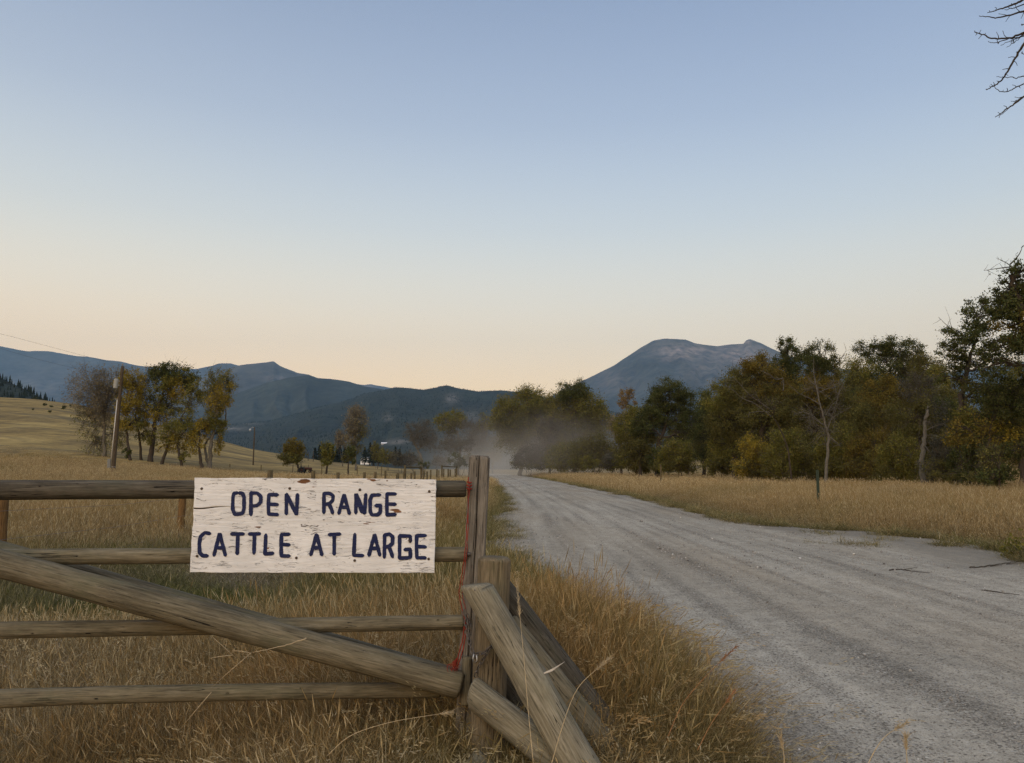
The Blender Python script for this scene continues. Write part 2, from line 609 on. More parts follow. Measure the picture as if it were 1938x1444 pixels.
def loose(x, y):
    """0 packed wheel track, 1 loose gravel windrow"""
    u = x - lane_ref(y)
    w = (vnoise(y * .05, u * 0 + 3.1, 5) - .5) * .14 + (vnoise(y * .3, np.floor(u * .7), 6) - .5) * .05 + (fbm(u * 2.2, y * .25, 15) - .5) * .12
    s = 0
    for c, wd, a in ((.15, .5, .9), (1.45, .16, .7), (2.0, .09, .4), (2.45, .11, .55), (3.1, .20, .85), (3.6, .09, .4), (3.95, .10, .5), (4.5, .14, .7), (5.0, .09, .4), (5.4, .12, .55), (6.1, .28, .85), (7.0, .2, .45)):
        k = .25 + .95 * vnoise(y * .22, c * 7 + y * 0, 9)
        s = np.maximum(s, a * k * np.exp(-((u + w - c) / wd) ** 2))
    e = np.minimum(x - road_left(y), road_right(y) - x)
    s = np.maximum(s, .85 * np.exp(-((e - .1) / .5) ** 2))
    return np.clip(s + .25 * (fbm(u * 1.6, y * .5, 21) - .45), 0, 1)


def road():
    ys = [-6.0]
    while ys[-1] < 225: ys.append(ys[-1] + max(.07, abs(ys[-1]) * .011))
    ys = np.array(ys)
    nu = 130
    un = np.linspace(0, 1, nu)
    L = road_left(ys) - .55; R = road_right(ys) + .55
    X = L[:, None] + (R - L)[:, None] * un[None]
    Yg = np.broadcast_to(ys[:, None], X.shape)
    u = X - road_left(ys)[:, None]
    ur = road_right(ys)[:, None] - X
    g = loose(X, Yg)
    apron = smooth((2.0 - ur) / .8) * smooth((Yg - 11) / 1.5) * smooth((21 - Yg) / 1.5)
    g = g * (1 - .8 * apron)
    edge = np.minimum(u, ur) + (fbm(X * 1.3, Yg * .8, 31) - .5) * 1.3
    base = gz(X, Yg)
    Z = .05 * smooth((edge + .35) / .6) - .06 * (1 - smooth((edge + .45) / .4)) + .006 * g * smooth(edge / .4)
    Z = Z + .012 * (fbm(X * 4, Yg * 4, 41) - .5) + np.minimum(base, 2) * 1.0 + .05 * np.sin(np.clip(u / 7, 0, 1) * np.pi)
    ny = len(ys)
    V = np.stack([X, Yg, Z], -1).reshape(-1, 3)
    i = np.arange(ny - 1)[:, None] * nu + np.arange(nu - 1)[None]
    Q = np.stack([i, i + 1, i + nu + 1, i + nu], -1).reshape(-1, 4)
    mb = MB(); mb.add(V, Q)
    me = mb.mesh('gravel_road')
    a = me.attributes.new('loose', 'FLOAT', 'POINT'); a.data.foreach_set('value', g.astype(np.float32).ravel())
    a = me.attributes.new('apron', 'FLOAT', 'POINT'); a.data.foreach_set('value', apron.astype(np.float32).ravel())
    t = NT('gravel')
    t.bsdf.inputs['Specular IOR Level'].default_value = .04
    lo = t.attr('loose'); ap = t.attr('apron')
    p = t.pos()
    vc = t.vor(p, 88, 'F1', 'Color'); vd = t.vor(p, 88)
    vc2 = t.vor(p, 190, 'F1', 'Color')
    sep = t.node('ShaderNodeSeparateColor'); t.l.new(vc, sep.inputs[0])
    sep2 = t.node('ShaderNodeSeparateColor'); t.l.new(vc2, sep2.inputs[0])
    stone = t.ramp(sep.outputs[0], [(.0, (.17, .152, .128)), (.4, (.29, .262, .224)), (.75, (.39, .355, .305)), (1.0, (.50, .47, .435))])
    n = t.noise(p, 1.4, 7, .7)
    nf = t.noise(p, 35, 4, .7)
    dust = t.ramp(n, [(.3, (.40, .358, .296)), (.7, (.50, .452, .380))])
    dust = t.mix(1.0, dust, t.ramp(nf, [(.3, .82), (.7, 1.15)]), 'MULTIPLY')
    grit = t.ramp(sep2.outputs[1], [(0, (.22, .196, .164)), (.35, (.36, .325, .275)), (1, (.56, .51, .44))])
    dust = t.mix(.5, dust, grit)
    thr = t.math('MULTIPLY_ADD', lo, .8, .12)
    isst = t.math('LESS_THAN', sep.outputs[1], thr)
    c = t.mix(isst, dust, stone)
    c = t.mix(1.0, c, t.ramp(lo, [(.15, 1.03), (.75, .88)]), 'MULTIPLY')
    sk = t.noise(t.pos((5.5, .22, 1.0)), 1.0, 5, .7)
    c = t.mix(1.0, c, t.ramp(sk, [(.3, .82), (.5, 1.0), (.7, 1.12)]), 'MULTIPLY')
    mt = t.noise(t.pos((5, 5, 5)), 1.0, 6, .75)
    c = t.mix(1.0, c, t.ramp(mt, [(.3, .72), (.5, 1.0), (.7, 1.18)]), 'MULTIPLY')
    v3 = t.vor(p, 36, 'F1', 'Color'); v3d = t.vor(p, 36)
    s3 = t.node('ShaderNodeSeparateColor'); t.l.new(v3, s3.inputs[0])
    peb = t.math('MULTIPLY', t.math('LESS_THAN', v3d, t.math('MULTIPLY_ADD', s3.outputs[2], .35, .12)), t.math('LESS_THAN', s3.outputs[0], t.math('MULTIPLY_ADD', lo, .3, .17)))
    c = t.mix(t.math('MULTIPLY', peb, .85), c, t.ramp(s3.outputs[1], [(0, (.105, .094, .08)), (.6, (.20, .18, .15)), (.72, (.50, .46, .40)), (1, (.62, .58, .52))]))
    tint = t.noise(t.pos((.35, .06, .3)), 1.0, 4, .6)
    c = t.mix(t.ramp(tint, [(.45, 0.0), (.65, .45)]), c, (.33, .262, .185))
    nb = t.noise(t.pos((.5, .12, .5)), 1.1, 5, .6)
    c = t.mix(1.0, c, t.ramp(nb, [(.3, .80), (.7, 1.14)]), 'MULTIPLY')
    fine = t.ramp(n, [(.3, (.17, .150, .124)), (.7, (.265, .238, .20))])
    c = t.mix(t.math('MULTIPLY', ap, t.ramp(n, [(.4, .5), (.6, .85)])), c, fine)
    c = t.mix(1.0, c, (1.0, .975, .915), 'MULTIPLY')
    t.col(c).rough(.95)
    h = t.math('MULTIPLY', t.math('SUBTRACT', 1.0, vd), isst)
    t.bump(t.math('ADD', h, t.math('MULTIPLY', nf, .5)), .7, .012)
    o = link('gravel_road', me, t.m)
    tag(o, 'grey gravel road with wheel tracks running into the distance', 'road', kind='structure')


road()


# ------------------------------------------------------------------ mountains
def mountain(name, label, ridge, Y0, Yr, seed, rough, jag, mat, px0, px1, nu=260, nv=44, rock=None, sag=1.0):
    rp = np.array(ridge, float)
    px = np.linspace(px0, px1, nu)
    py = np.interp(px, rp[:, 0], rp[:, 1]) + (fbm(px * .045, px * 0, seed, 5) - .5) * jag * 2
    v = np.concatenate([np.linspace(0, 1, nv), [1.08, 1.3, 1.8]])
    top = np.array([P(a, b, Yr) for a, b in zip(px, py)])
    k = Y0 / Yr
    rr = k + (1 - k) * v
    X = top[:, 0][None] * rr[:, None]
    Y = np.broadcast_to(Yr * rr[:, None], X.shape)
    zr = top[:, 2]
    prof = np.where(v <= 1, v ** sag, np.maximum(1 - (v - 1) * 1.3, -.1))
    Z = prof[:, None] * zr[None]
    warp = fbm(px[None] * .006 + seed, v[:, None] * 1.2, seed + 2)
    r = 1 - np.abs(fbm(px[None] * .016 + warp * 2.5, v[:, None] * 1.6, seed + 5, 5) * 2 - 1)
    Z = Z - rough * zr[None] * (1 - r) * (np.clip(v, 0, 1) * np.clip(1 - v, 0, 1) * 4)[:, None] ** .8
    Z[0] = -1
    V = np.stack([X, Y, Z], -1)
    nrow = len(v)
    i = np.arange(nrow - 1)[:, None] * nu + np.arange(nu - 1)[None]
    Q = np.stack([i, i + 1, i + nu + 1, i + nu], -1).reshape(-1, 4)
    mb = MB(); mb.add(V.reshape(-1, 3), Q)
    me = mb.mesh(name)
    qx, qy = proj(V)
    rk = np.zeros(qx.shape)
    for (cx, cy, sx, sy, a) in (rock or []):
        rk = np.maximum(rk, a * np.exp(-((qx - cx) / sx) ** 2 - ((qy - cy) / sy) ** 2))
    rk = rk * (.4 + 1.2 * fbm(qx * .12, qy * .2, seed + 9, 4))
    a = me.attributes.new('rock', 'FLOAT', 'POINT'); a.data.foreach_set('value', np.clip(rk, 0, 1).astype(np.float32).ravel())
    o = link(name, me, mat)
    tag(o, label, 'mountain', kind='structure')
    return V


def mountain_mat(name, forest, rock, s):
    t = NT(name)
    n = t.noise(t.pos((1, 1, 1)), s, 8, .72)
    n2 = t.noise(t.pos((1, 1, .35)), s * 6, 5, .7)
    f = t.ramp(n, [(.3, tuple(x * .6 for x in forest)), (.7, tuple(x * 1.6 for x in forest))])
    f = t.mix(1.0, f, t.ramp(n2, [(.3, .6), (.7, 1.5)]), 'MULTIPLY')
    rk = t.math('MULTIPLY', t.attr('rock'), t.ramp(n2, [(.38, .15), (.6, 1.0)]))
    t.col(t.mix(rk, f, rock)).rough(1.0)
    t.bump(n, .6, 60)
    return t.m


MM_FAR = mountain_mat('mountain_far', (.060, .058, .050), (.22, .18, .16), .0012)
MM_PEAK = mountain_mat('mountain_peak', (.050, .052, .044), (.40, .31, .26), .0014)
MM_MID = mountain_mat('mountain_mid', (.035, .040, .032), (.24, .21, .19), .002)
MM_NEAR = mountain_mat('mountain_near', (.020, .026, .020), (.28, .25, .22), .003)

RIDGE_A = [(-700, 640), (-200, 646), (0, 655), (20, 659), (50, 665), (90, 664), (140, 673), (165, 675), (200, 682), (228, 684), (260, 692), (283, 694), (330, 700), (375, 698), (400, 692), (416, 687), (437, 688), (455, 693), (520, 705), (640, 722), (689, 729), (700, 727), (715, 730), (800, 745), (900, 770)]
RIDGE_B = [(300, 760), (360, 725), (420, 700), (450, 692), (487, 687), (505, 686), (518, 684), (530, 692), (562, 705), (585, 709), (640, 730), (760, 770)]
RIDGE_C = [(250, 830), (340, 790), (443, 747), (501, 725), (539, 716), (562, 712), (585, 710), (599, 715), (645, 719), (660, 722), (689, 731), (729, 738), (800, 760), (900, 790)]
RIDGE_D = [(250, 850), (380, 822), (437, 804), (515, 796), (602, 771), (666, 755), (689, 745), (727, 739), (747, 733), (770, 734), (802, 738), (830, 732), (845, 729), (868, 735), (906, 741), (949, 739), (985, 742), (1060, 757), (1140, 775), (1260, 800), (1400, 830)]
RIDGE_E = [(930, 800), (1040, 752), (1099, 722), (1127, 709), (1161, 692), (1194, 670), (1215, 656), (1236, 644.5), (1259, 640.6), (1298, 643), (1316, 650), (1334, 652), (1357, 655), (1380, 652), (1407, 651), (1410, 646), (1418, 641), (1437, 648), (1455, 657), (1476, 666), (1540, 690), (1640, 705), (1760, 708), (1850, 698), (1938, 684), (2200, 660), (2700, 690)]
RIDGE_F = [(-700, 600), (-250, 650), (-60, 690), (0, 714), (20, 725), (39, 733), (60, 744), (80, 754), (110, 768), (150, 790)]
mountain('far_mountain', 'long blue grey ridge farthest left behind the golden hillside', RIDGE_A, 7000, 11500, 11, .16, 1.2, MM_FAR, -700, 900, rock=[(60, 740, 60, 30, .35), (700, 731, 14, 5, .8), (150, 720, 60, 30, .2)])
mountain('peak_mountain', 'tall rounded peak with a rocky summit knob above the right trees', RIDGE_E, 5000, 9000, 23, .20, .8, MM_PEAK, 930, 2700, nu=420, nv=70,
         rock=[(1300, 665, 60, 16, .8), (1265, 675, 20, 10, .5), (1400, 672, 70, 22, .75), (1418, 645, 14, 8, .8), (1340, 700, 50, 30, .3), (1160, 720, 40, 22, .25), (1250, 642, 40, 3, .6)])
mountain('second_mountain', 'blue ridge with a small pointed summit behind the left trees', RIDGE_B, 5200, 8000, 31, .14, .9, MM_FAR, 300, 760, rock=[(520, 716, 20, 4, .7), (560, 712, 10, 3, .3)])
mountain('middle_mountain', 'smooth slate blue shoulder in front of the pointed summit', RIDGE_C, 3400, 5600, 43, .10, .7, MM_MID, 250, 900)
VD = mountain('wooded_ridge', 'dark forested ridge low across the middle behind the barn', RIDGE_D, 1500, 3600, 57, .14, .6, MM_NEAR, 250, 1400, nu=460, nv=60,
              rock=[(856, 755, 13, 9, .75), (848, 752, 6, 5, .6), (733, 790, 10, 7, .45), (660, 830, 14, 10, .55), (752, 836, 22, 5, .6), (440, 811, 30, 4, .6), (470, 802, 25, 2, .5), (890, 790, 20, 14, .3)])
VF = mountain('wooded_spur', 'dark conifer covered spur at the left edge behind the hill', RIDGE_F, 500, 760, 61, .05, .4, MM_NEAR, -700, 150, nu=120, nv=30)


def conifer_cones(mb, pts, h, sides=5):
    """simple layered conifers, merged: a far-off wood"""
    n = len(pts)
    for lay, (z0, z1, rw) in enumerate(((.08, .55, .20), (.35, .8, .145), (.62, 1.0, .085))):
        ph = np.arange(sides) * 2 * np.pi / sides
        jit = 1 + RNG.uniform(-.25, .25, (n, sides))
        ring = pts[:, None] + np.stack([np.cos(ph)[None] * rw * jit * h[:, None], np.sin(ph)[None] * rw * jit * h[:, None],
                                        np.broadcast_to((z0 * h)[:, None], (n, sides))], -1)
        tip = pts + np.stack([0 * h, 0 * h, z1 * h], -1)
        V = np.concatenate([ring, tip[:, None]], 1).reshape(-1, 3)
        b = np.arange(n)[:, None] * (sides + 1)
        T = np.stack([np.stack([b[:, 0] + k, b[:, 0] + (k + 1) % sides, b[:, 0] + sides], -1) for k in range(sides)], 1).reshape(-1, 3)
        mb.add(V, None, T)


def scatter_forest(name, label, V, n, h0, h1, vmin, ridge_n):
    nr, nu_ = V.shape[0] - 3, V.shape[1]
    def sample(v, u):
        i = np.minimum(v.astype(int), nr - 2); j = np.minimum(u.astype(int), nu_ - 2)
        fv, fu = (v - i)[:, None], (u - j)[:, None]
        return (V[i, j] * (1 - fv) + V[i + 1, j] * fv) * (1 - fu) + (V[i, j + 1] * (1 - fv) + V[i + 1, j + 1] * fv) * fu
    v = RNG.uniform(vmin, 1, n) * (nr - 1); u = RNG.uniform(0, 1, n) * (nu_ - 1)
    v2 = RNG.uniform(.985, 1, ridge_n) * (nr - 1.001); u2 = RNG.uniform(0, 1, ridge_n) * (nu_ - 1)
    pts = np.concatenate([sample(v, u), sample(v2, u2)])
    keep = fbm(pts[:, 0] * .006, pts[:, 1] * .006, 77) > .36
    pts = pts[keep]
    h = RNG.uniform(h0, h1, len(pts))
    mb = MB(); conifer_cones(mb, pts - np.array([0, 0, .5]), h, 4)
    o = link(name, mb.mesh(name, smooth_shade=False), LEAF['needle'])
    tag(o, label, 'forest', kind='stuff')


scatter_forest('ridge_forest', 'distant conifers covering the dark ridge in the middle', VD, 9000, 4, 7, .06, 1200)
scatter_forest('spur_forest', 'dark conifers covering the spur at the left edge', VF, 1500, 4, 9, .3, 160)

# ------------------------------------------------------------------ timber: gate, posts, braces
def log_mesh(name, L, r0, r1, seed, sides=36, rings=48, square=0.0, crack=None, wob=.05, bow=0.0, endcut=(0, 0)):
    """a log along local +X; square 0 = round pole, 1 = sawn post; crack = (angle, depth, width)"""
    rng = np.random.default_rng(seed)
    x = np.linspace(0, L, rings)
    x = np.concatenate([[0.0], x, [L]])
    ph = np.arange(sides) * 2 * np.pi / sides
    r = np.interp(x, [0, L], [r0, r1])
    lump = 1 + wob * (fbm(x[:, None] * 2.2 + seed, np.cos(ph)[None] * 1.3 + np.sin(ph)[None] * .7 + 4, seed, 3) - .5) * 2
    for _ in range(int(rng.integers(3, 7))):
        cx, ca = rng.uniform(0, L), rng.uniform(0, 2 * np.pi)
        d = np.angle(np.exp(1j * (ph - ca)))[None] * r[:, None]
        lump = lump + rng.uniform(.04, .10) * np.exp(-((x[:, None] - cx) / .035) ** 2 - (d / .03) ** 2)
    R = r[:, None] * lump
    if square:
        e = 2 + 9 * square
        f = (np.abs(np.cos(ph)) ** e + np.abs(np.sin(ph)) ** e) ** (-1 / e)
        R = R * f[None]
    R = R * (1 + .012 * rng.normal(size=(1, sides)))
    if crack:
        ca, dep, wd = crack
        wav = ca + .05 * np.sin(x * 5 + seed) + .03 * np.sin(x * 17)
        d = np.angle(np.exp(1j * (ph[None] - wav[:, None])))
        R = R - dep * np.exp(-(d / wd) ** 2)
    R[0] *= .82; R[-1] *= .82
    x = x.copy(); x[1] += .012; x[-2] -= .012
    cb = bow * np.sin(np.pi * x / L)
    V = np.stack([np.broadcast_to(x[:, None], R.shape), R * np.cos(ph)[None], R * np.sin(ph)[None] + cb[:, None]], -1)
    V[:3, :, 0] += endcut[0] * V[:3, :, 2]
    V[-3:, :, 0] += endcut[1] * V[-3:, :, 2]
    n = len(x)
    i = np.arange(n - 1)[:, None] * sides; j = np.arange(sides)[None]; j2 = (j + 1) % sides
    Q = np.stack([i + j, i + sides + j, i + sides + j2, i + j2], -1).reshape(-1, 4)
    VV = np.concatenate([V.reshape(-1, 3), [[V[0, :, 0].mean(), 0, 0], [V[-1, :, 0].mean(), 0, 0]]])
    jj = np.arange(sides)
    T = np.concatenate([np.stack([np.full(sides, n * sides), jj, (jj + 1) % sides], -1),
                        np.stack([np.full(sides, n * sides + 1), (n - 1) * sides + (jj + 1) % sides, (n - 1) * sides + jj], -1)])
    mb = MB(); mb.add(VV, Q, T)
    return mb.mesh(name)


def log(name, p0, p1, r0, r1, mat, parent=None, seed=1, roll=0.0, **k):
    p0, p1 = np.asarray(p0, float), np.asarray(p1, float)
    d = Vector(p1 - p0)
    me = log_mesh(name, d.length, r0, r1, seed, **k)
    q = d.to_track_quat('X', 'Z')
    base = org(parent) if parent is not None else np.zeros(3)
    M = Matrix.Translation(Vector(p0 - base)) @ q.to_matrix().to_4x4() @ Matrix.Rotation(roll, 4, 'X')
    return link(name, me, mat, parent, mat4=M)


def GD(px):            # depth of the gate plane
    return 3.76 + .16 * px / 880.0


def radpx(px_d, Y):    # radius in metres of something px_d photo pixels thick
    return px_d / 2 / F * Y


def gate():
    g = thing('wooden_gate', (*P(430, 1440, GD(430))[:2], 0), 'weathered pole gate carrying the white sign, with diagonal brace poles', 'gate')
    def rail(y0, y1, d0, d1, m, off=0, x0=-330, x1=883, **k):
        a = P(x0, y0 + (y0 - y1) * (-x0) / 880.0, GD(x0) + off); b = P(x1, y1, GD(x1) + off)
        return log('rail', a, b, radpx(d0 * 1.02, GD(x0)), radpx(d1, GD(x1)), m, g, **k)
    rail(927, 925, 38, 31, M_RAILDK, seed=3, wob=.03)
    rail(1054, 1049, 30, 27, M_RAIL, seed=5, wob=.035)
    rail(1193, 1178, 31, 27, M_RAIL, seed=8, x1=878, wob=.045)
    rail(1327, 1306, 34, 27, M_RAIL, seed=9, x1=835, wob=.05, bow=.015)
    # front and rear diagonal braces
    a = P(-330, 979, GD(-330) - .125); b = P(872, 1297, GD(872) - .105)
    log('diagonal_brace', a, b, radpx(50, 3.6), radpx(50, 3.75), M_RAIL, g, seed=12, wob=.03)
    a = P(-330, 958, GD(-330) + .11); b = P(868, 1291, GD(868) + .12)
    log('diagonal_brace', a, b, radpx(49, 3.85), radpx(46, 4.0), M_RAIL, g, seed=14, wob=.03)
    # bolt ends on the rail ends
    for x, y in ((884, 925), (884, 1049), (880, 1178)):
        mb = MB(); p = P(x, y, GD(x) - .012)
        tube(mb, [p, p + np.array([.018, 0, 0])], [.012, .010], 8)
        link('bolt', mb.mesh('bolt', org(g)), M_CHAIN, g)
    return g


gate()

gp = thing('gate_post', (*P(893, 1440, 3.97)[:2], 0), 'square split timber post standing at the end of the pole gate', 'post')
log('timber', P(877, 1480, 3.97), P(908, 862, 3.97), radpx(37, 3.97), radpx(38.5, 3.97), M_POST, gp, seed=21, square=.95, sides=96, rings=70, wob=.018,
    roll=math.pi / 4 * 0, crack=(math.radians(180), .055, .035))


def braced_post():
    c = P(925, 1440, 3.76)
    g = thing('braced_post', (c[0], c[1], 0), 'short round post with slanted brace logs nailed to it beside the gate', 'post')
    log('post', P(918, 1500, 3.80), P(936, 1054, 3.80), radpx(64, 3.8), radpx(60, 3.8), M_POSTR, g, seed=31, wob=.03, sides=72, rings=56, crack=(math.radians(205), .012, .035))
    log('brace', P(1175, 1585, 3.35), P(900, 1106, 3.66), radpx(74, 3.35), radpx(55, 3.66), M_BRACE, g, seed=33, wob=.035, sides=72, rings=56, endcut=(0, -.55), crack=(math.radians(215), .007, .025))
    log('brace', P(1140, 1505, 3.52), P(893, 1307, 3.70), radpx(66, 3.52), radpx(50, 3.70), M_BRACE, g, seed=35, wob=.03, endcut=(0, .35))
    log('brace', P(1180, 1425, 4.18), P(938, 1108, 4.02), radpx(62, 4.1), radpx(52, 4.02), M_RAILDK, g, seed=37, wob=.03)
    log('brace', P(1195, 1475, 3.86), P(960, 1178, 3.96), radpx(52, 3.8), radpx(42, 3.96), M_RAIL, g, seed=39, wob=.03, endcut=(0, .1))
    log('brace', P(1090, 1480, 3.98), P(925, 1260, 3.98), radpx(48, 3.98), radpx(44, 3.98), M_RAILDK, g, seed=41, wob=.04)
    for x, y, Y in ((921, 1336, 3.632), (934, 1350, 3.625), (899, 1117, 3.59), (904, 1128, 3.59)):
        mb = MB(); p = P(x, y, Y)
        tube(mb, [p, p + np.array([0, -.004, .001])], [.0075, .005], 8)
        link('nail', mb.mesh('nail', org(g)), M_CHAIN, g)
    return g


braced_post()
o = log('gate_stub', P(880, 1335, 3.84), P(884, 1243, 3.86), radpx(17, 3.84), radpx(17, 3.84), M_RAIL, None, seed=44, sides=20, rings=12)
tag(o, 'short upright pole stub squeezed between gate end and round post', 'pole')
o = log('fallen_log', P(960, 1495, 3.62), P(893, 1432, 3.60), radpx(38, 3.6), radpx(34, 3.6), M_BRACE, None, seed=46, sides=28, rings=20)
tag(o, 'short log lying in the grass at the foot of the braces', 'log')
mb = MB()
a, b = P(1022, 1277, 3.50), P(1069, 1252, 3.52)
n_ = np.array([0, -.002, 0]); up = np.array([.0035, 0, .011])
mid = (a + b) / 2 + np.array([0, -.01, -.004])
mb.add([a - up * .15, a + up * .15, mid - up * .55, mid + up * .55, b, b + n_, a - up * .15 + n_, a + up * .15 + n_, mid - up * .55 + n_, mid + up * .55 + n_],
       [[6, 8, 9, 7], [0, 1, 3, 2], [0, 2, 8, 6], [1, 7, 9, 3]], [[8, 5, 9], [2, 3, 4], [2, 4, 5], [2, 5, 8], [3, 9, 5], [3, 5, 4]])
o = link('splinter', mb.mesh('splinter', a, False), plain('pale_splinter', (.62, .57, .50), .7), loc=a)
tag(o, 'pale pointed wood splinter sticking out of the brace log', 'splinter')


# ------------------------------------------------------------------ sign
def sign():
    off = -.075
    cor = [P(369.5, 904, GD(369) + off), P(826, 907, GD(826) + off), P(821.5, 1083.5, GD(821) + off), P(359, 1083.5, GD(359) + off)]
    TL, TR, BR, BL = cor
    ctr = (TL + TR + BR + BL) / 4
    nrm = np.cross(TR - TL, BL - TL); nrm /= np.linalg.norm(nrm)
    if nrm[1] > 0: nrm = -nrm
    s = thing('sign', ctr, 'white weathered plywood sign with blue hand painted cattle warning on the gate', 'sign')
    # photo pixel -> (u, v) on the board
    def uv(px, py):
        v = (np.asarray(py, float) - 904) / 179.0
        l = 369.5 - 10.5 * v; r = 826 - 4.5 * v
        top = np.interp(px, [369, 826], [904, 907]); bot = 1083.5
        v = (py - top) / (bot - top)
        return (np.asarray(px, float) - l) / (r - l), v
    def pt(u, v, h=0.0):
        u = np.asarray(u, float)[..., None]; v = np.asarray(v, float)[..., None]
        return (TL * (1 - u) + TR * u) * (1 - v) + (BL * (1 - u) + BR * u) * v + nrm * np.asarray(h, float)[..., None]
    nu, nv = 420, 170
    U, Vv = np.meshgrid(np.linspace(0, 1, nu), np.linspace(0, 1, nv))
    W_, H_ = np.linalg.norm(TR - TL), np.linalg.norm(BL - TL)
    warp = (fbm(U * 4, Vv * 3, 3) - .5) * .10
    grain = fbm(U * 5, (Vv + warp) * 60, 8, 4)
    h = (grain - .5) * .0022
    # lifted veneer at the left: the upper ply stands proud of the lower along a wavy split
    split = .312 + .014 * np.sin(U * 34 + .6) * np.exp(-U * 6) - .03 * np.clip(U - .04, 0, .2)
    lift = np.exp(-(U / .14) ** 2) * (Vv < split) * np.exp(-((split - Vv) / .16))
    h = h + .006 * lift
    slit = np.exp(-((Vv - split - .006) / .007) ** 2) * np.exp(-(U / .17) ** 2)
    h = h - .006 * slit
    eu = (fbm(U * 30, Vv * 0 + 2, 5) - .5) * .008
    Vq = Vv + np.where(Vv > .97, (fbm(U * 9, Vv * 0, 15) - .5) * .018, 0) + np.where(Vv < .03, (fbm(U * 12, Vv * 0, 25) - .5) * .012, 0)
    Uq = U + np.where(U < .01, (fbm(Vv * 9, U * 0, 35) - .5) * .008, 0) + np.where(U > .99, (fbm(Vv * 9, U * 0, 45) - .5) * .005, 0)
    front = pt(Uq, Vq, h)
    back = pt(Uq, Vq, np.full(U.shape, -.014))
    bare = np.zeros(U.shape); crack = np.zeros(U.shape)
    for (x, y, sx, sy, a) in ((574, 910.5, 10, 4.5, 1.1), (566, 912, 8, 2, .9), (704, 909, 6, 2.5, .8), (746, 966, 11, 2.2, 1.0), (752, 969, 9, 2, .9), (782, 977, 8, 2, .55), (590, 922, 16, 1.6, .6),
                              (487, 998, 8, 1.2, .9), (700, 989, 12, 1.2, .7), (697, 906.5, 8, 2, .6), (498, 1034, 8, 1.4, .6), (731, 910, 3, 2, .6), (690, 992, 9, 1.5, .6), (505, 1038, 3, 2, .8)):
        cu, cv = uv(x, y)
        bare = np.maximum(bare, a * np.exp(-(((U - cu) * 460 / sx) ** 2 + ((Vv - cv) * 178 / sy) ** 2)))
    bare = bare * (.45 + 1.1 * fbm(U * 60, Vv * 60, 51, 3))
    crack = slit
    mb = MB()
    n = nu * nv
    i = np.arange(nv - 1)[:, None] * nu + np.arange(nu - 1)[None]
    Q = np.stack([i, i + nu, i + nu + 1, i + 1], -1).reshape(-1, 4)
    loop = np.concatenate([np.arange(nu - 1), np.arange(nv - 1) * nu + nu - 1, n - 1 - np.arange(nu - 1), (nv - 1 - np.arange(nv - 1)) * nu])
    l2 = np.roll(loop, -1)
    bl = np.arange(len(loop)) + n
    V = np.concatenate([front.reshape(-1, 3), back.reshape(-1, 3)[loop]])
    mb.add(V, np.concatenate([Q, np.stack([loop, l2, np.roll(bl, -1), bl], -1)]))
    me = mb.mesh('board', ctr)
    at = me.attributes.new('bare', 'FLOAT', 'POINT')
    at.data.foreach_set('value', np.concatenate([bare.ravel(), np.zeros(len(loop))]).astype(np.float32))
    at = me.attributes.new('crack', 'FLOAT', 'POINT')
    at.data.foreach_set('value', np.concatenate([crack.ravel(), np.zeros(len(loop))]).astype(np.float32))
    t = NT('sign_paint')
    v = t.coord('Object', (1, 1, 1))
    wz = t.noise(t.coord('Object', (3.2, 3.2, 5.5)), 1.6, 3, .5)
    wv = t.node('ShaderNodeCombineXYZ'); t.l.new(t.math('MULTIPLY', wz, .085), wv.inputs[2])
    va = t.node('ShaderNodeVectorMath', operation='ADD'); t.l.new(v, va.inputs[0]); t.l.new(wv.outputs[0], va.inputs[1])
    def stretched(sx, sz, det, off):
        m = t.node('ShaderNodeMapping'); m.inputs['Scale'].default_value = (sx, sx, sz); m.inputs['Location'].default_value = (off, off, off)
        t.l.new(va.outputs[0], m.inputs[0])
        return t.noise(m.outputs[0], 1.0, det, .6)
    g1 = stretched(4, 130, 5, 0)
    g2 = stretched(11, 260, 4, 9)
    g3 = stretched(3.2, 75, 3, 20)
    c = t.ramp(g1, [(.30, (.71, .69, .67)), (.5, (.80, .785, .775)), (.7, (.85, .84, .83))])
    c = t.mix(t.ramp(g2, [(.28, .5), (.38, 0.0)]), c, (.45, .40, .36))
    pat = t.noise(t.coord('Object', (3.5, 3.5, 7)), 2.0, 4, .6)
    # fine open cracks in the paint, running with the grain
    line = t.math('LESS_THAN', t.math('ABSOLUTE', t.math('SUBTRACT', g3, .5)), .0075)
    brk = t.math('GREATER_THAN', stretched(14, 22, 2, 33), .50)
    line = t.math('MULTIPLY', t.math('MULTIPLY', line, brk), t.math('GREATER_THAN', pat, .46))
    line2 = t.math('LESS_THAN', t.math('ABSOLUTE', t.math('SUBTRACT', g2, .47)), .006)
    line2 = t.math('MULTIPLY', line2, t.math('GREATER_THAN', stretched(20, 30, 2, 50), .60))
    ln = t.math('MAXIMUM', line, t.math('MULTIPLY', line2, .7))
    c = t.mix(t.math('MULTIPLY', ln, .9), c, (.065, .045, .032))
    # little football patches and knots of the veneer
    kd = t.vor(t.coord('Object', (4.5, 4.5, 8)), 1.0)
    ring = t.math('LESS_THAN', t.math('ABSOLUTE', t.math('SUBTRACT', t.math('ADD', kd, t.math('MULTIPLY', g1, .05)), .09)), .006)
    c = t.mix(t.math('MULTIPLY', ring, .55), c, (.12, .09, .07))
    ba = t.attr('bare')
    bm = t.ramp(t.math('ADD', ba, t.math('MULTIPLY', t.math('SUBTRACT', g2, .5), .8)), [(.34, 0.0), (.44, 1.0)])
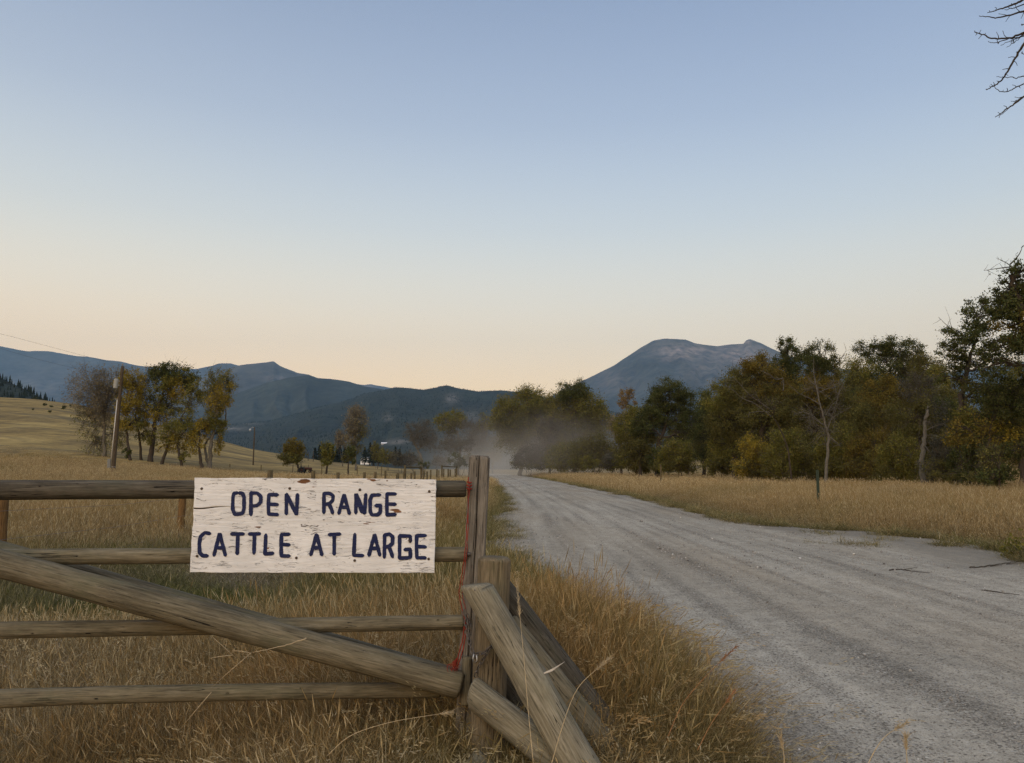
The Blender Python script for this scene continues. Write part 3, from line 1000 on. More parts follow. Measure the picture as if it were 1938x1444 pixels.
    c = t.mix(bm, c, t.ramp(g1, [(.3, (.10, .045, .02)), (.7, (.25, .115, .05))]))
    grime = t.ramp(t.noise(t.coord('Object', (2.5, 2.5, 3.5)), 1.6, 5, .65), [(.35, .86), (.65, 1.04)])
    c = t.mix(1.0, c, grime, 'MULTIPLY')
    c = t.mix(t.ramp(t.attr('crack'), [(.35, 0.0), (.6, 1.0)]), c, (.05, .034, .022))
    t.col(c).rough(.7)
    t.bump(t.math('SUBTRACT', g1, t.math('MULTIPLY', ln, 1.3)), .55, .0022)
    link('board', me, t.m, s)
    # letters: brush strokes in thick blue paint
    t = NT('letter_paint')
    n1 = t.noise(t.coord('Object', (4, 4, 90)), 1.5, 5, .6)
    n2 = t.noise(t.coord('Object', (5, 5, 150)), 1.0, 3, .5)
    c = t.ramp(n1, [(.3, (.005, .0095, .040)), (.55, (.007, .0145, .070)), (.75, (.011, .024, .105))])
    ln = t.math('MULTIPLY', t.math('LESS_THAN', t.math('ABSOLUTE', t.math('SUBTRACT', n2, .5)), .006), .35)
    t.col(t.mix(ln, c, (.16, .15, .17))).rough(.6)
    t.bump(n1, .3, .001)
    m_let = t.m
    GL = {   # strokes in a unit box, y downwards
        'O': [[(.5, .07), (.2, .09), (.12, .25), (.12, .75), (.25, .92), (.52, .93), (.80, .88), (.88, .7), (.88, .25), (.78, .09), (.5, .07)]],
        'P': [[(.12, .94), (.13, .08), (.6, .08), (.86, .2), (.85, .42), (.55, .55), (.14, .58)]],
        'E': [[(.9, .08), (.16, .09), (.13, .5), (.16, .92), (.9, .92)], [(.16, .48), (.9, .5)]],
        'N': [[(.12, .92), (.14, .09), (.82, .92), (.88, .08)]],
        'R': [[(.12, .93), (.14, .08), (.55, .06), (.86, .16), (.82, .38), (.55, .50), (.16, .53)], [(.52, .52), (.72, .72), (.86, .93)]],
        'A': [[(.10, .93), (.5, .07), (.90, .93)], [(.28, .62), (.74, .62)]],
        'C': [[(.92, .09), (.5, .07), (.2, .2), (.09, .5), (.13, .8), (.35, .93), (.74, .93)]],
        'T': [[(.05, .09), (.95, .08)], [(.5, .1), (.47, .93)]],
        'L': [[(.22, .06), (.13, .91), (.92, .91)]],
        'G': [[(.93, .08), (.25, .10), (.12, .3), (.13, .8), (.25, .93), (.72, .92), (.90, .82), (.92, .55), (.46, .54)]],
        'H': [[(.93, .32), (.93, .09), (.12, .08), (.10, .93), (.60, .93), (.93, .88), (.93, .58), (.46, .60)]],   # the square G with a hook
        'W': [[(.12, .92), (.14, .09), (.82, .92), (.90, .06)], [(.20, .20), (.62, .90)]],
    }
    LET = [('O', 436, 929.6, 463.6, 977), ('P', 469.8, 929.6, 495.3, 980), ('E', 502.5, 932.6, 527.3, 978), ('N', 536, 931, 564, 978),
           ('R', 607.6, 930.7, 631.3, 976), ('A', 636, 933.6, 661.8, 977), ('W', 668, 932, 692.4, 976), ('G', 695.3, 933, 720.7, 978), ('E', 727, 931, 750.8, 978.6),
           ('C', 373.8, 1006, 400.2, 1056), ('A', 401, 1007, 428.4, 1056), ('T', 434, 1007, 462.5, 1053), ('T', 467, 1007, 492.4, 1052), ('L', 496.7, 1008.5, 517.8, 1052), ('E', 526.5, 1007.5, 549, 1056),
           ('A', 582.5, 1008.5, 610, 1055), ('T', 617.5, 1008, 643.6, 1053.6),
           ('L', 664, 1007, 688.6, 1056), ('A', 693, 1009, 720, 1056), ('R', 723, 1009, 745, 1059.5), ('H', 752, 1011, 777.5, 1060), ('E', 784, 1010.5, 809, 1060)]
    rng = np.random.default_rng(5)
    ppm = 460.0 / W_
    for ch, x0, y0, x1, y1 in LET:
        mb = MB()
        for k, st in enumerate(GL[ch]):
            q = np.array(st, float) + rng.normal(0, .008, (len(st), 2))
            q = np.stack([x0 + q[:, 0] * (x1 - x0), y0 + q[:, 1] * (y1 - y0)], -1)
            # resample and soften the corners
            seg = np.linalg.norm(np.diff(q, axis=0), axis=1); acc = np.concatenate([[0], np.cumsum(seg)])
            m = max(8, int(acc[-1] / .8))
            s_ = np.linspace(0, acc[-1], m)
            q = np.stack([np.interp(s_, acc, q[:, 0]), np.interp(s_, acc, q[:, 1])], -1)
            for _ in range(3):
                q[1:-1] = (q[:-2] + 2 * q[1:-1] + q[2:]) / 4
            tg = np.gradient(q, axis=0); tg /= np.linalg.norm(tg, axis=1, keepdims=True) + 1e-9
            nn = np.stack([-tg[:, 1], tg[:, 0]], -1)
            hw = 3.55 * (1 + .16 * (fbm(s_ * .12 + rng.uniform(0, 50), s_ * 0, 3, 3) - .5) * 2)
            dd = np.minimum(s_, acc[-1] - s_)
            hw = hw * np.sqrt(np.clip(dd / 3.0, 0.06, 1) * (2 - np.clip(dd / 3.0, 0, 1)))
            q = q + 0
            q[0] -= tg[0] * 1.0; q[-1] += tg[-1] * 1.0
            jl = rng.normal(0, .12, m)[:, None]; jr = rng.normal(0, .12, m)[:, None]
            Lp = q + nn * (hw[:, None] + jl); Rp = q - nn * (hw[:, None] + jr)
            zt = .0021 + .00025 * k + .00001 * np.arange(m)
            def w3(pp, hh):
                u, v = uv(pp[:, 0], pp[:, 1]); return pt(u, v, np.broadcast_to(hh, (m,)))
            Vs = np.concatenate([w3(Lp, zt), w3(Rp, zt), w3(Lp, .0002), w3(Rp, .0002)])
            i = np.arange(m - 1)
            mb.add(Vs, np.concatenate([np.stack([i, i + 1, m + i + 1, m + i], -1), np.stack([2 * m + i, 2 * m + i + 1, i + 1, i], -1), np.stack([m + i, m + i + 1, 3 * m + i + 1, 3 * m + i], -1)]))
        link('letter', mb.mesh('letter', ctr, False), m_let, s)
    # nail heads
    for x, y in ((381.6, 925), (546, 924.6), (679, 927), (812, 930), (372.8, 1052.6), (558.5, 1056), (669, 1061), (811, 1058)):
        u, v = uv(x, y); p = pt(u, v, .0015)
        mb = MB()
        rr = np.array([.0068, .0062, .003]); zz = np.array([.0, .0022, .003])
        tube(mb, p[None] + zz[:, None] * nrm[None], rr, 12)
        link('nail', mb.mesh('nail', ctr), M_NAIL, s)
    # splintered hole in the last G
    u, v = uv(774, 1024); p = pt(u, v, .0028)
    mb = MB()
    for k in range(7):
        a = rng.uniform(0, 6.28); d = pt(u + math.cos(a) * .008, v + math.sin(a) * .02, .006 + rng.uniform(0, .006))
        tube(mb, [p, (p + d) / 2 + nrm * .003, d], [.003, .0022, .0006], 5)
    link('paint_chip', mb.mesh('paint_chip', ctr), M_NAIL, s)


M_NAIL = plain('rusty_nail', (.085, .060, .045), .7, .4, 200, .2)
sign()


# ------------------------------------------------------------------ chain and twine
def chain():
    def path(pts, Y):
        q = np.array([P(x, y, yy) for (x, y), yy in zip(pts, Y)])
        acc = np.concatenate([[0], np.cumsum(np.linalg.norm(np.diff(q, axis=0), axis=1))])
        return q, acc
    root = P(884, 1170, 3.80)
    c = thing('gate_chain', root, 'rusty steel chain looped from the gate rail round the short post', 'chain')
    mb = MB()
    a = np.linspace(0, 2 * np.pi, 15)[:-1]
    ring = np.stack([np.cos(a) * .0125 + np.sign(np.cos(a)) * .004, np.sin(a) * .0075, 0 * a], -1)
    ring = np.concatenate([ring, ring[:1]])
    tube(mb, ring, .0026, 6, cap=False)
    lk = mb.mesh('link'); lk.materials.append(M_CHAIN)
    runs = [([(880, 1160), (882, 1180), (886, 1206), (892, 1228), (898, 1243)], [3.80, 3.79, 3.76, 3.72, 3.70]),
            ([(900, 1238), (915, 1236), (928, 1226), (938, 1218), (950, 1208)], [3.70, 3.68, 3.68, 3.70, 3.76]),
            ([(926, 1228), (916, 1245), (906, 1262), (899, 1282)], [3.68, 3.69, 3.70, 3.72]),
            ([(888, 1206), (889, 1185), (885, 1165)], [3.77, 3.78, 3.80])]
    k = 0
    for pts, Y in runs:
        q, acc = path(pts, Y)
        for s_ in np.arange(0, acc[-1], .0235):
            p = np.array([np.interp(s_, acc, q[:, i]) for i in range(3)])
            p2 = np.array([np.interp(min(s_ + .01, acc[-1]), acc, q[:, i]) for i in range(3)])
            p1 = np.array([np.interp(max(s_ - .01, 0), acc, q[:, i]) for i in range(3)])
            o = bpy.data.objects.new('link', lk); COL.objects.link(o); o.parent = c
            d = Vector(p2 - p1)
            o.matrix_local = Matrix.Translation(Vector(p - root)) @ d.to_track_quat('X', 'Z').to_matrix().to_4x4() @ Matrix.Rotation(math.pi / 2 * (k % 2) + .4, 4, 'X')
            k += 1
    mb = MB()
    hk = np.array([P(x, y, 3.685) for x, y in ((897, 1238), (895, 1246), (896, 1253), (900, 1254), (903, 1249), (902, 1240))])
    tube(mb, hk, .0034, 7)
    link('hook', mb.mesh('hook', root), M_STEEL, c)


chain()


def twine():
    rng = np.random.default_rng(3)
    mb = MB()
    def strand(pts, Y, r=.0036, jit=.0):
        q = np.array([P(x, y, Y if np.isscalar(Y) else Y[i]) for i, (x, y) in enumerate(pts)])
        n = len(q); s_ = np.linspace(0, n - 1, n * 6)
        q = np.stack([np.interp(s_, np.arange(n), q[:, k]) for k in range(3)], -1)
        for _ in range(4): q[1:-1] = (q[:-2] + 2 * q[1:-1] + q[2:]) / 4
        q += rng.normal(0, jit, q.shape)
        tube(mb, q, r, 5)
    strand([(886, 903), (889, 925), (887, 945), (884, 1000), (880, 1050), (873, 1095), (868, 1120), (872, 1143), (879, 1168), (883, 1188)], 3.86, .0024, .0012)
    strand([(889, 912), (885, 935), (887, 955), (886, 1005), (882, 1060), (876, 1100), (874, 1125), (881, 1150), (885, 1170)], 3.855, .0021, .0012)
    strand([(879, 1185), (875, 1215), (866, 1245), (860, 1265)], 3.86, .003, .001)
    strand([(882, 1188), (879, 1220), (870, 1250), (862, 1272)], 3.85, .003, .001)
    for k in range(24):
        x, y = 862 + rng.normal(0, 4), 1252 + rng.normal(0, 4)
        a = rng.normal(0, .6); L = rng.uniform(12, 24)
        strand([(864, 1246), (x, y + 4), (858 + math.sin(a) * 14, 1256 + L * .6 * abs(math.cos(a))), (858 + math.sin(a) * 9 + rng.normal(0, 4), 1256 + L)], 3.80 + rng.normal(0, .02), .0009, .0012)
    for k in range(3):
        strand([(884, 912 + 6 * k), (889, 915 + 6 * k), (893, 912 + 6 * k)], 3.87, .0035, .001)
    p = P(885, 905, 3.86)
    o = link('twine', mb.mesh('twine', p), M_TWINE, loc=p)
    tag(o, 'red baling twine hanging down the square post to a frayed end', 'twine')


twine()

# ------------------------------------------------------------------ fences and posts
def on_ground(px, Y, dz=0.0):
    x = (px - CX) * Y / (F * cp)
    z = float(gz(x, Y))
    x = (px - CX) * (Y * cp + (z - EYE) * sp_) / F
    return np.array([x, Y, float(gz(x, Y)) + dz])


def left_fence():
    d = [5.2, 10.55, 16.75, 22.3, 27.1, 31.7, 36.2, 39.8, 43.3, 46.2, 48.4, 50.2, 53.2, 56.8, 60.5, 64, 67.5, 71, 75, 79.5, 84, 89, 95]
    g = thing('wire_fence', (-7.0, 30, 0), 'old post and wire fence running beside the road behind the gate', 'fence')
    base = org(g)
    tops = {22.3: (513.4, 889.5), 27.1: (591.7, 890.7), 31.7: (646, 894), 36.2: (687, 893.5), 39.8: (712, 893), 43.3: (733, 891)}
    P_top = []
    for k, y in enumerate(d):
        x = -7.0 + .12 * math.sin(k * 2.3)
        z0 = float(gz(x, y))
        h = 1.5 + .07 * math.sin(k * 4.1)
        if y in tops: h = P(*tops[y], y)[2] - z0
        r = (.085, .092, .078, .08, .072, .07, .066, .075, .06, .07)[k % 10]
        lean = np.array([.03 * math.sin(k * 3.7), 0, 0])
        if y == 10.55: r = .095
        log('post', np.array([x, y, z0 - .3]), np.array([x, y, z0 + h]) + lean, r, r * .95, M_BROWN if k < 3 else M_OLDPOST, g, seed=100 + k, sides=14, rings=10, wob=.05)
        P_top.append(np.array([x, y, z0]))
    for hgt in (.45, .82, 1.2):
        mb = MB()
        for a, b in zip(P_top[:-1], P_top[1:]):
            m = (a + b) / 2 + np.array([0, 0, hgt - .04])
            tube(mb, [a + [.09, 0, hgt], m + [.09, 0, 0], b + [.09, 0, hgt]], .0025, 4, cap=False)
        link('wire', mb.mesh('wire', base), M_FWIRE, g)


left_fence()


def h_brace(px0, px1, Y0, Y1, label):
    a, b = on_ground(px0, Y0), on_ground(px1, Y1)
    g = thing('corner_brace', a, label, 'fence brace', 'timber corner braces along the far fence')
    za = P(px0, 880.5, Y0)[2] - a[2]; zb = P(px1, 882, Y1)[2] - b[2]
    log('post', a - [0, 0, .2], a + [0, 0, za], .09, .085, M_OLDPOST, g, seed=7, sides=12, rings=6)
    log('post', b - [0, 0, .2], b + [0, 0, zb], .09, .085, M_OLDPOST, g, seed=8, sides=12, rings=6)
    log('crossbar', a + [0, 0, za - .12], b + [0, 0, zb - .12], .06, .055, M_OLDPOST, g, seed=9, sides=10, rings=6)


h_brace(766, 797, 60, 63, 'fence brace of two posts and a crossbar, the one nearer the sign')
h_brace(836, 864, 88, 94, 'fence brace of two posts and a crossbar, the one nearer the square post')


def steel_post(px, ytop, Y, label, mat, group=None, r=.022, name='steel_post'):
    b = on_ground(px, Y)
    zt = P(px, ytop, Y)[2] - b[2]
    mb = MB()
    # studded T section
    box(mb, (-r, -.004, -.3), (r, .004, zt)); box(mb, (-.004, .005, -.3), (.004, .034, zt - .004))
    for k in range(int(zt / .06)):
        box(mb, (-.007, -.0115, .03 + k * .06), (.007, -.0045, .055 + k * .06))
    o = link(name, mb.mesh(name, smooth_shade=False), mat, loc=b)
    o.rotation_euler = (0, .008 if px > 1000 else .0, 0)
    tag(o, label, 'post', group)
    return o


steel_post(1550, 889, 26.5, 'dark green steel fence post standing alone in the tall grass right of the road', M_GREENST, r=.05)
steel_post(1251, 879, 62, 'thin grey fence post in the grass in front of the big dark tree', M_OLDPOST, r=.06)
for k, (px, yt) in enumerate(((152, 874), (230, 875), (435, 878), (494, 880), (554, 880), (608.6, 881), (722, 882), (676, 882))):
    lab = ['thin field post left of the leaning utility pole', 'thin field post just right of the leaning utility pole', 'thin field post right of the left tree cluster', 'thin field post beside the far lamp pole',
           'thin field post below the round rusty bush tree', 'thin field post left of the narrow olive tree', 'thin field post right of the little white barn', 'thin field post below the little white barn'][k]
    steel_post(px, yt, 118, lab, M_OLDPOST, 'thin posts across the far field', r=.07, name='field_post')


# ------------------------------------------------------------------ utility poles
def utility_pole():
    b = on_ground(213, 75)
    top = P(232, 693, 75)
    g = thing('utility_pole', b, 'leaning wooden utility pole with a grey transformer can and pale conduit', 'utility pole')
    log('pole', b - [0, 0, .5], top, .20, .135, M_POLE, g, seed=51, sides=16, rings=14, wob=.02)
    ax = (top - b); ax /= np.linalg.norm(ax)
    def at(py, dx=0.0, dy=-.16):
        t_ = (P(220, py, 75)[2] - b[2]) / (top[2] - b[2])
        return b + (top - b) * t_ + np.array([dx, dy, 0])
    # transformer
    c0, c1 = at(735, -.42, -.12), at(718, -.42, -.12)
    mb = MB()
    tube(mb, [c0, c0 + [0, 0, .03], c1 - [0, 0, .05], c1, c1 + [0, 0, .05]], [.20, .215, .215, .235, .10], 18)
    tr = link('transformer', mb.mesh('transformer', b), M_CAN, g)
    mb = MB()
    for k in range(4):
        p = c1 + np.array([-.1, 0, .05 + .05 * k]); tube(mb, [p, p + [0, 0, .03]], [.05, .035], 10)
    tube(mb, [c1 + [-.1, 0, .22], c1 + [-.1, 0, .33]], .015, 6)
    link('bushing', mb.mesh('bushing', b), plain('porcelain', (.2, .17, .15), .3), tr)
    for zz in (.3, .7):
        mb = MB(); p = c0 + [0, 0, zz]; box(mb, p + [.18, -.04, -.03], p + [.38, .1, .03])
        link('bracket', mb.mesh('bracket', b), M_STEEL, tr)
    mb = MB()
    tube(mb, [at(885, -.20, -.14), at(757, -.16, -.11)], .05, 8)
    tube(mb, [at(757, -.16, -.11), at(755, -.19, -.13), at(755.5, -.30, -.14)], .055, 8)
    link('conduit', mb.mesh('conduit', b), M_WHITEPIPE, g)
    mb = MB()
    p = at(877, -.33, -.18)
    box(mb, p + [-.14, -.1, -.45], p + [.14, .1, .45])
    box(mb, p + [-.11, -.12, -.05], p + [.11, -.1, .35])
    mt = link('meter_box', mb.mesh('meter_box', b, False), plain('meter_paint', (.17, .175, .17), .6), g)
    mb = MB()
    for px_ in (741, 748):
        pass
    q = [at(727, -.22, -.14), at(742, -.30, -.3), at(757, -.62, -.2), at(760, -.52, -.2), at(756, -.30, -.16)]
    tube(mb, q, .022, 5)
    q = [c1 + [-.1, 0, .33], at(706, -.45, -.15), at(694, -.38, -.1), at(689, -.30, -.1)]
    tube(mb, q, .018, 5)
    link('service_cable', mb.mesh('service_cable', b), M_WIRE, g)
    mb = MB()
    tube(mb, [top, top + [0, 0, .08], top + [0, 0, .10], top + [0, 0, .26]], [.03, .03, .065, .05], 10)
    link('insulator', mb.mesh('insulator', b), plain('insulator_glaze', (.25, .22, .2), .3), g)
    mb = MB()
    tube(mb, [at(884, 0, 0) , at(883.2, 0, 0)], .215, 16)
    link('band', mb.mesh('band', b), M_STEEL, g)
    for k, (z_, pts) in enumerate((('upper', [(229, 690, 75), (165, 675, 72), (90, 655, 69), (0, 631, 66), (-250, 575, 58), (-620, 500, 50)]), ('lower', [(222, 722, 75), (165, 702, 72), (103, 688, 69), (46, 673, 67), (-20, 653, 65), (-300, 585, 57), (-640, 515, 50)]))):
        mb = MB()
        q = np.array([P(*a) for a in pts])
        s_ = np.linspace(0, len(q) - 1, 40); q = np.stack([np.interp(s_, np.arange(len(q)), q[:, i]) for i in range(3)], -1)
        for _ in range(6): q[1:-1] = (q[:-2] + 2 * q[1:-1] + q[2:]) / 4
        tube(mb, q, .008, 4, cap=False)
        o = link('overhead_wire', mb.mesh('overhead_wire', q[0]), M_WIRE, loc=q[0])
        tag(o, z_ + ' overhead wire reaching from the leaning pole to the left edge', 'wire', 'overhead wires on the leaning pole')


utility_pole()


def lamp_pole():
    b = on_ground(479, 150); top = P(482, 808, 150)
    g = thing('lamp_pole', b, 'slim wooden pole with a small yard lamp on its arm in the field', 'lamp pole')
    log('pole', b - [0, 0, .3], top, .14, .10, M_POLE, g, seed=61, sides=10, rings=8)
    arm = P(473.5, 812, 150)
    mb = MB(); tube(mb, [top - [0, 0, .2], (top + arm) / 2 + [0, 0, .2], arm], .035, 6)
    link('arm', mb.mesh('arm', b), M_STEEL, g)
    mb = MB(); tube(mb, [arm + [0, 0, .1], arm, arm - [0, 0, .25], arm - [0, 0, .45]], [.10, .22, .25, .12], 12)
    link('lamp_head', mb.mesh('lamp_head', b), plain('lamp_glass', (.34, .37, .41), .4), g)


lamp_pole()
for px, yt, lab in ((583.4, 855, 'small distant pole just right of the rusty bush tree'), (593, 853, 'small distant pole left of the narrow olive tree')):
    Y = 330
    b = P(px, 874, Y)
    o = log('utility_pole', b - [0, 0, 2], P(px, yt, Y), .16, .13, M_POLE, None, seed=3, sides=8, rings=4)
    tag(o, lab, 'utility pole', 'two thin poles far down the field')


# ------------------------------------------------------------------ barn, shed, tractor
def barn():
    Y = 560.0
    a, b = P(682, 879, Y), P(697.5, 879, Y)
    top = P(689.5, 865.5, Y)
    w = b[0] - a[0]; h = top[2] - a[2]
    g = thing('barn', (a + b) / 2, 'small white round roofed barn with a dark window far across the field', 'barn')
    base = org(g)
    ang = np.linspace(0, np.pi, 17)
    prof = np.stack([-np.cos(ang) * w / 2, h * .35 + np.sin(ang) ** .8 * h * .65], -1)
    prof = np.concatenate([[[-w / 2, 0]], prof, [[w / 2, 0]]])
    n = len(prof)
    mb = MB()
    f = np.stack([prof[:, 0], np.zeros(n), prof[:, 1]], -1); k = f + [0, 9, 0]
    i = np.arange(n - 1)
    paint = plain('barn_white', (.78, .76, .73), .7, .06)
    for face, sgn in ((f, 1), (k, -1)):
        mb = MB()
        c = face.mean(0)[None] * [0, 1, 0] + [[0, 0, h * .3]]
        tri = np.concatenate([np.stack([i, i + 1, np.full(n - 1, n)], -1), [[n - 1, 0, n]]])
        mb.add(np.concatenate([face, c]), None, tri[:, ::sgn])
        link('gable_wall', mb.mesh('gable_wall', smooth_shade=False), paint, g)
    mb = MB()
    r = prof[1:-1] * [1.05, 1.04]; m = len(r)
    f = np.stack([r[:, 0], np.full(m, -.3), r[:, 1]], -1); k = f + [0, 9.6, 0]
    f2 = f * [.985, 1, .985] + [0, 0, 0]
    i = np.arange(m - 1)
    mb.add(np.concatenate([f, k, f2]), np.concatenate([np.stack([i, i + 1, m + i + 1, m + i], -1), np.stack([i + 1, i, 2 * m + i, 2 * m + i + 1], -1)]))
    link('roof', mb.mesh('roof'), plain('barn_roof', (.34, .33, .33), .5, .1), g)
    mb = MB(); box(mb, (.6, -.05, h * .45), (1.7, .05, h * .68)); link('window', mb.mesh('window', smooth_shade=False), plain('barn_dark', (.03, .03, .035), .4), g)
    mb = MB(); box(mb, (-1.6, -.06, 0), (-.2, .04, h * .36)); link('door', mb.mesh('door', smooth_shade=False), plain('barn_door', (.55, .52, .5), .6), g)


barn()


def hill_hit(V, px, py):
    qx, qy = proj(V[:-3])
    j = np.argmin(np.abs(qx[0] - px))
    i = np.argmin(np.abs(qy[:, j] - py))
    return V[i, j]


def shed():
    p = hill_hit(VD, 726, 842)
    k = p[1] / F
    g = thing('shed', p, 'long white roofed shed at the foot of the dark ridge', 'shed')
    mb = MB(); box(mb, (-5.2 * k, 0, -2 * k), (5.2 * k, 6 * k, 1.6 * k)); link('wall', mb.mesh('wall', smooth_shade=False), plain('shed_wall', (.35, .33, .31)), g)
    mb = MB()
    w, d, z0, z1 = 5.6 * k, 6.5 * k, 1.62 * k, 3.6 * k
    mb.add([(-w, -.4 * k, z0), (w, -.4 * k, z0), (w, d, z0), (-w, d, z0), (-w, d / 2, z1), (w, d / 2, z1)], [[0, 1, 5, 4], [2, 3, 4, 5], [0, 3, 2, 1]], [[0, 4, 3], [1, 2, 5]])
    link('roof', mb.mesh('roof', smooth_shade=False), plain('shed_roof', (.85, .86, .88), .5, .05), g)


shed()


def tractor():
    Y = 122.0
    b = on_ground(577, Y)
    g = thing('tractor', b, 'old dark red tractor parked under the round rusty bush tree', 'tractor')
    red, dark = plain('tractor_red', (.055, .022, .016), .8), plain('tractor_dark', (.02, .02, .02), .8)
    def wheel(x, y, r, w):
        mb = MB()
        a = np.linspace(0, 2 * np.pi, 20, endpoint=False)
        prof = [(.45, -.5), (.92, -.5), (1.0, -.3), (1.0, .3), (.92, .5), (.45, .5)]
        V = np.array([[x + math.cos(t) * rr * r, y + ww * w, r + math.sin(t) * rr * r] for rr, ww in prof for t in a])
        n = len(a); i = np.arange(n); j = (i + 1) % n
        Q = np.concatenate([np.stack([k * n + i, k * n + j, ((k + 1) % 6) * n + j, ((k + 1) % 6) * n + i], -1) for k in range(6)])
        mb.add(V, Q)
        o = link('wheel', mb.mesh('wheel'), dark, g)
        mb = MB(); tube(mb, [(x, y - .3 * w, r), (x, y - .1 * w, r), (x, y + .3 * w, r)], [.47 * r, .3 * r, .47 * r], 14)
        link('rim', mb.mesh('rim'), red, o)
    for s in (-1, 1):
        wheel(-.55, s * .7, .68, .36); wheel(1.25, s * .6, .38, .22)
    mb = MB()
    tube(mb, [(-.8, 0, .85), (-.3, 0, .95), (.3, 0, 1.0), (1.3, 0, .98), (1.5, 0, .9)], [.3, .33, .28, .27, .2], 10)
    link('body', mb.mesh('body'), red, g)
    mb = MB(); tube(mb, [(.7, .1, 1.2), (.7, .1, 1.85)], .045, 8); link('exhaust', mb.mesh('exhaust'), dark, g)
    mb = MB(); box(mb, (-.8, -.25, 1.2), (-.4, .25, 1.3)); box(mb, (-.85, -.25, 1.31), (-.76, .25, 1.65)); link('seat', mb.mesh('seat', smooth_shade=False), dark, g)
    mb = MB()
    for s in (-1, 1):
        tube(mb, [(-.9, s * .55, 1.0), (-.9, s * .55, 2.25)], .05, 6)
    tube(mb, [(-.9, -.57, 2.28), (-.9, .57, 2.28)], .05, 6)
    link('roll_bar', mb.mesh('roll_bar'), dark, g)
    mb = MB(); a = np.linspace(0, 2 * np.pi, 13); tube(mb, np.stack([-.12 + .12 * np.cos(a), .2 * np.sin(a), 1.45 + .12 * np.cos(a)], -1), .02, 5, cap=False)
    link('steering_wheel', mb.mesh('steering_wheel'), dark, g)
    g.scale = (.72, .72, .72)


tractor()

# ------------------------------------------------------------------ trees
def leaves(mb, C, size, mat, aspect=.62, rng=RNG, tri=False):
    """one rhombus per leaf or leaf spray, randomly turned"""
    n = len(C)
    if n == 0: return
    a = rng.normal(size=(n, 3)); a /= np.linalg.norm(a, axis=1, keepdims=True)
    b = rng.normal(size=(n, 3)); b -= (b * a).sum(1, keepdims=True) * a; b /= np.linalg.norm(b, axis=1, keepdims=True)
    s = size * rng.uniform(.55, 1.35, (n, 1))
    if tri:
        s = s * 1.25
        V = np.stack([C - a * s, C - b * s * aspect + a * s * .5, C + b * s * aspect + a * s * .5], 1).reshape(-1, 3)
        mb.add(V, None, np.arange(n * 3).reshape(-1, 3), mat)
        return
    V = np.stack([C - a * s, C - b * s * aspect * .8 + a * s * .1, C + a * s, C + b * s * aspect * .8 + a * s * .1], 1).reshape(-1, 3)
    mb.add(V, np.arange(n * 4).reshape(-1, 4), None, mat)


def bez(p0, p1, p2, n):
    t = np.linspace(0, 1, n)[:, None]
    return (1 - t) ** 2 * p0 + 2 * t * (1 - t) * p1 + t * t * p2


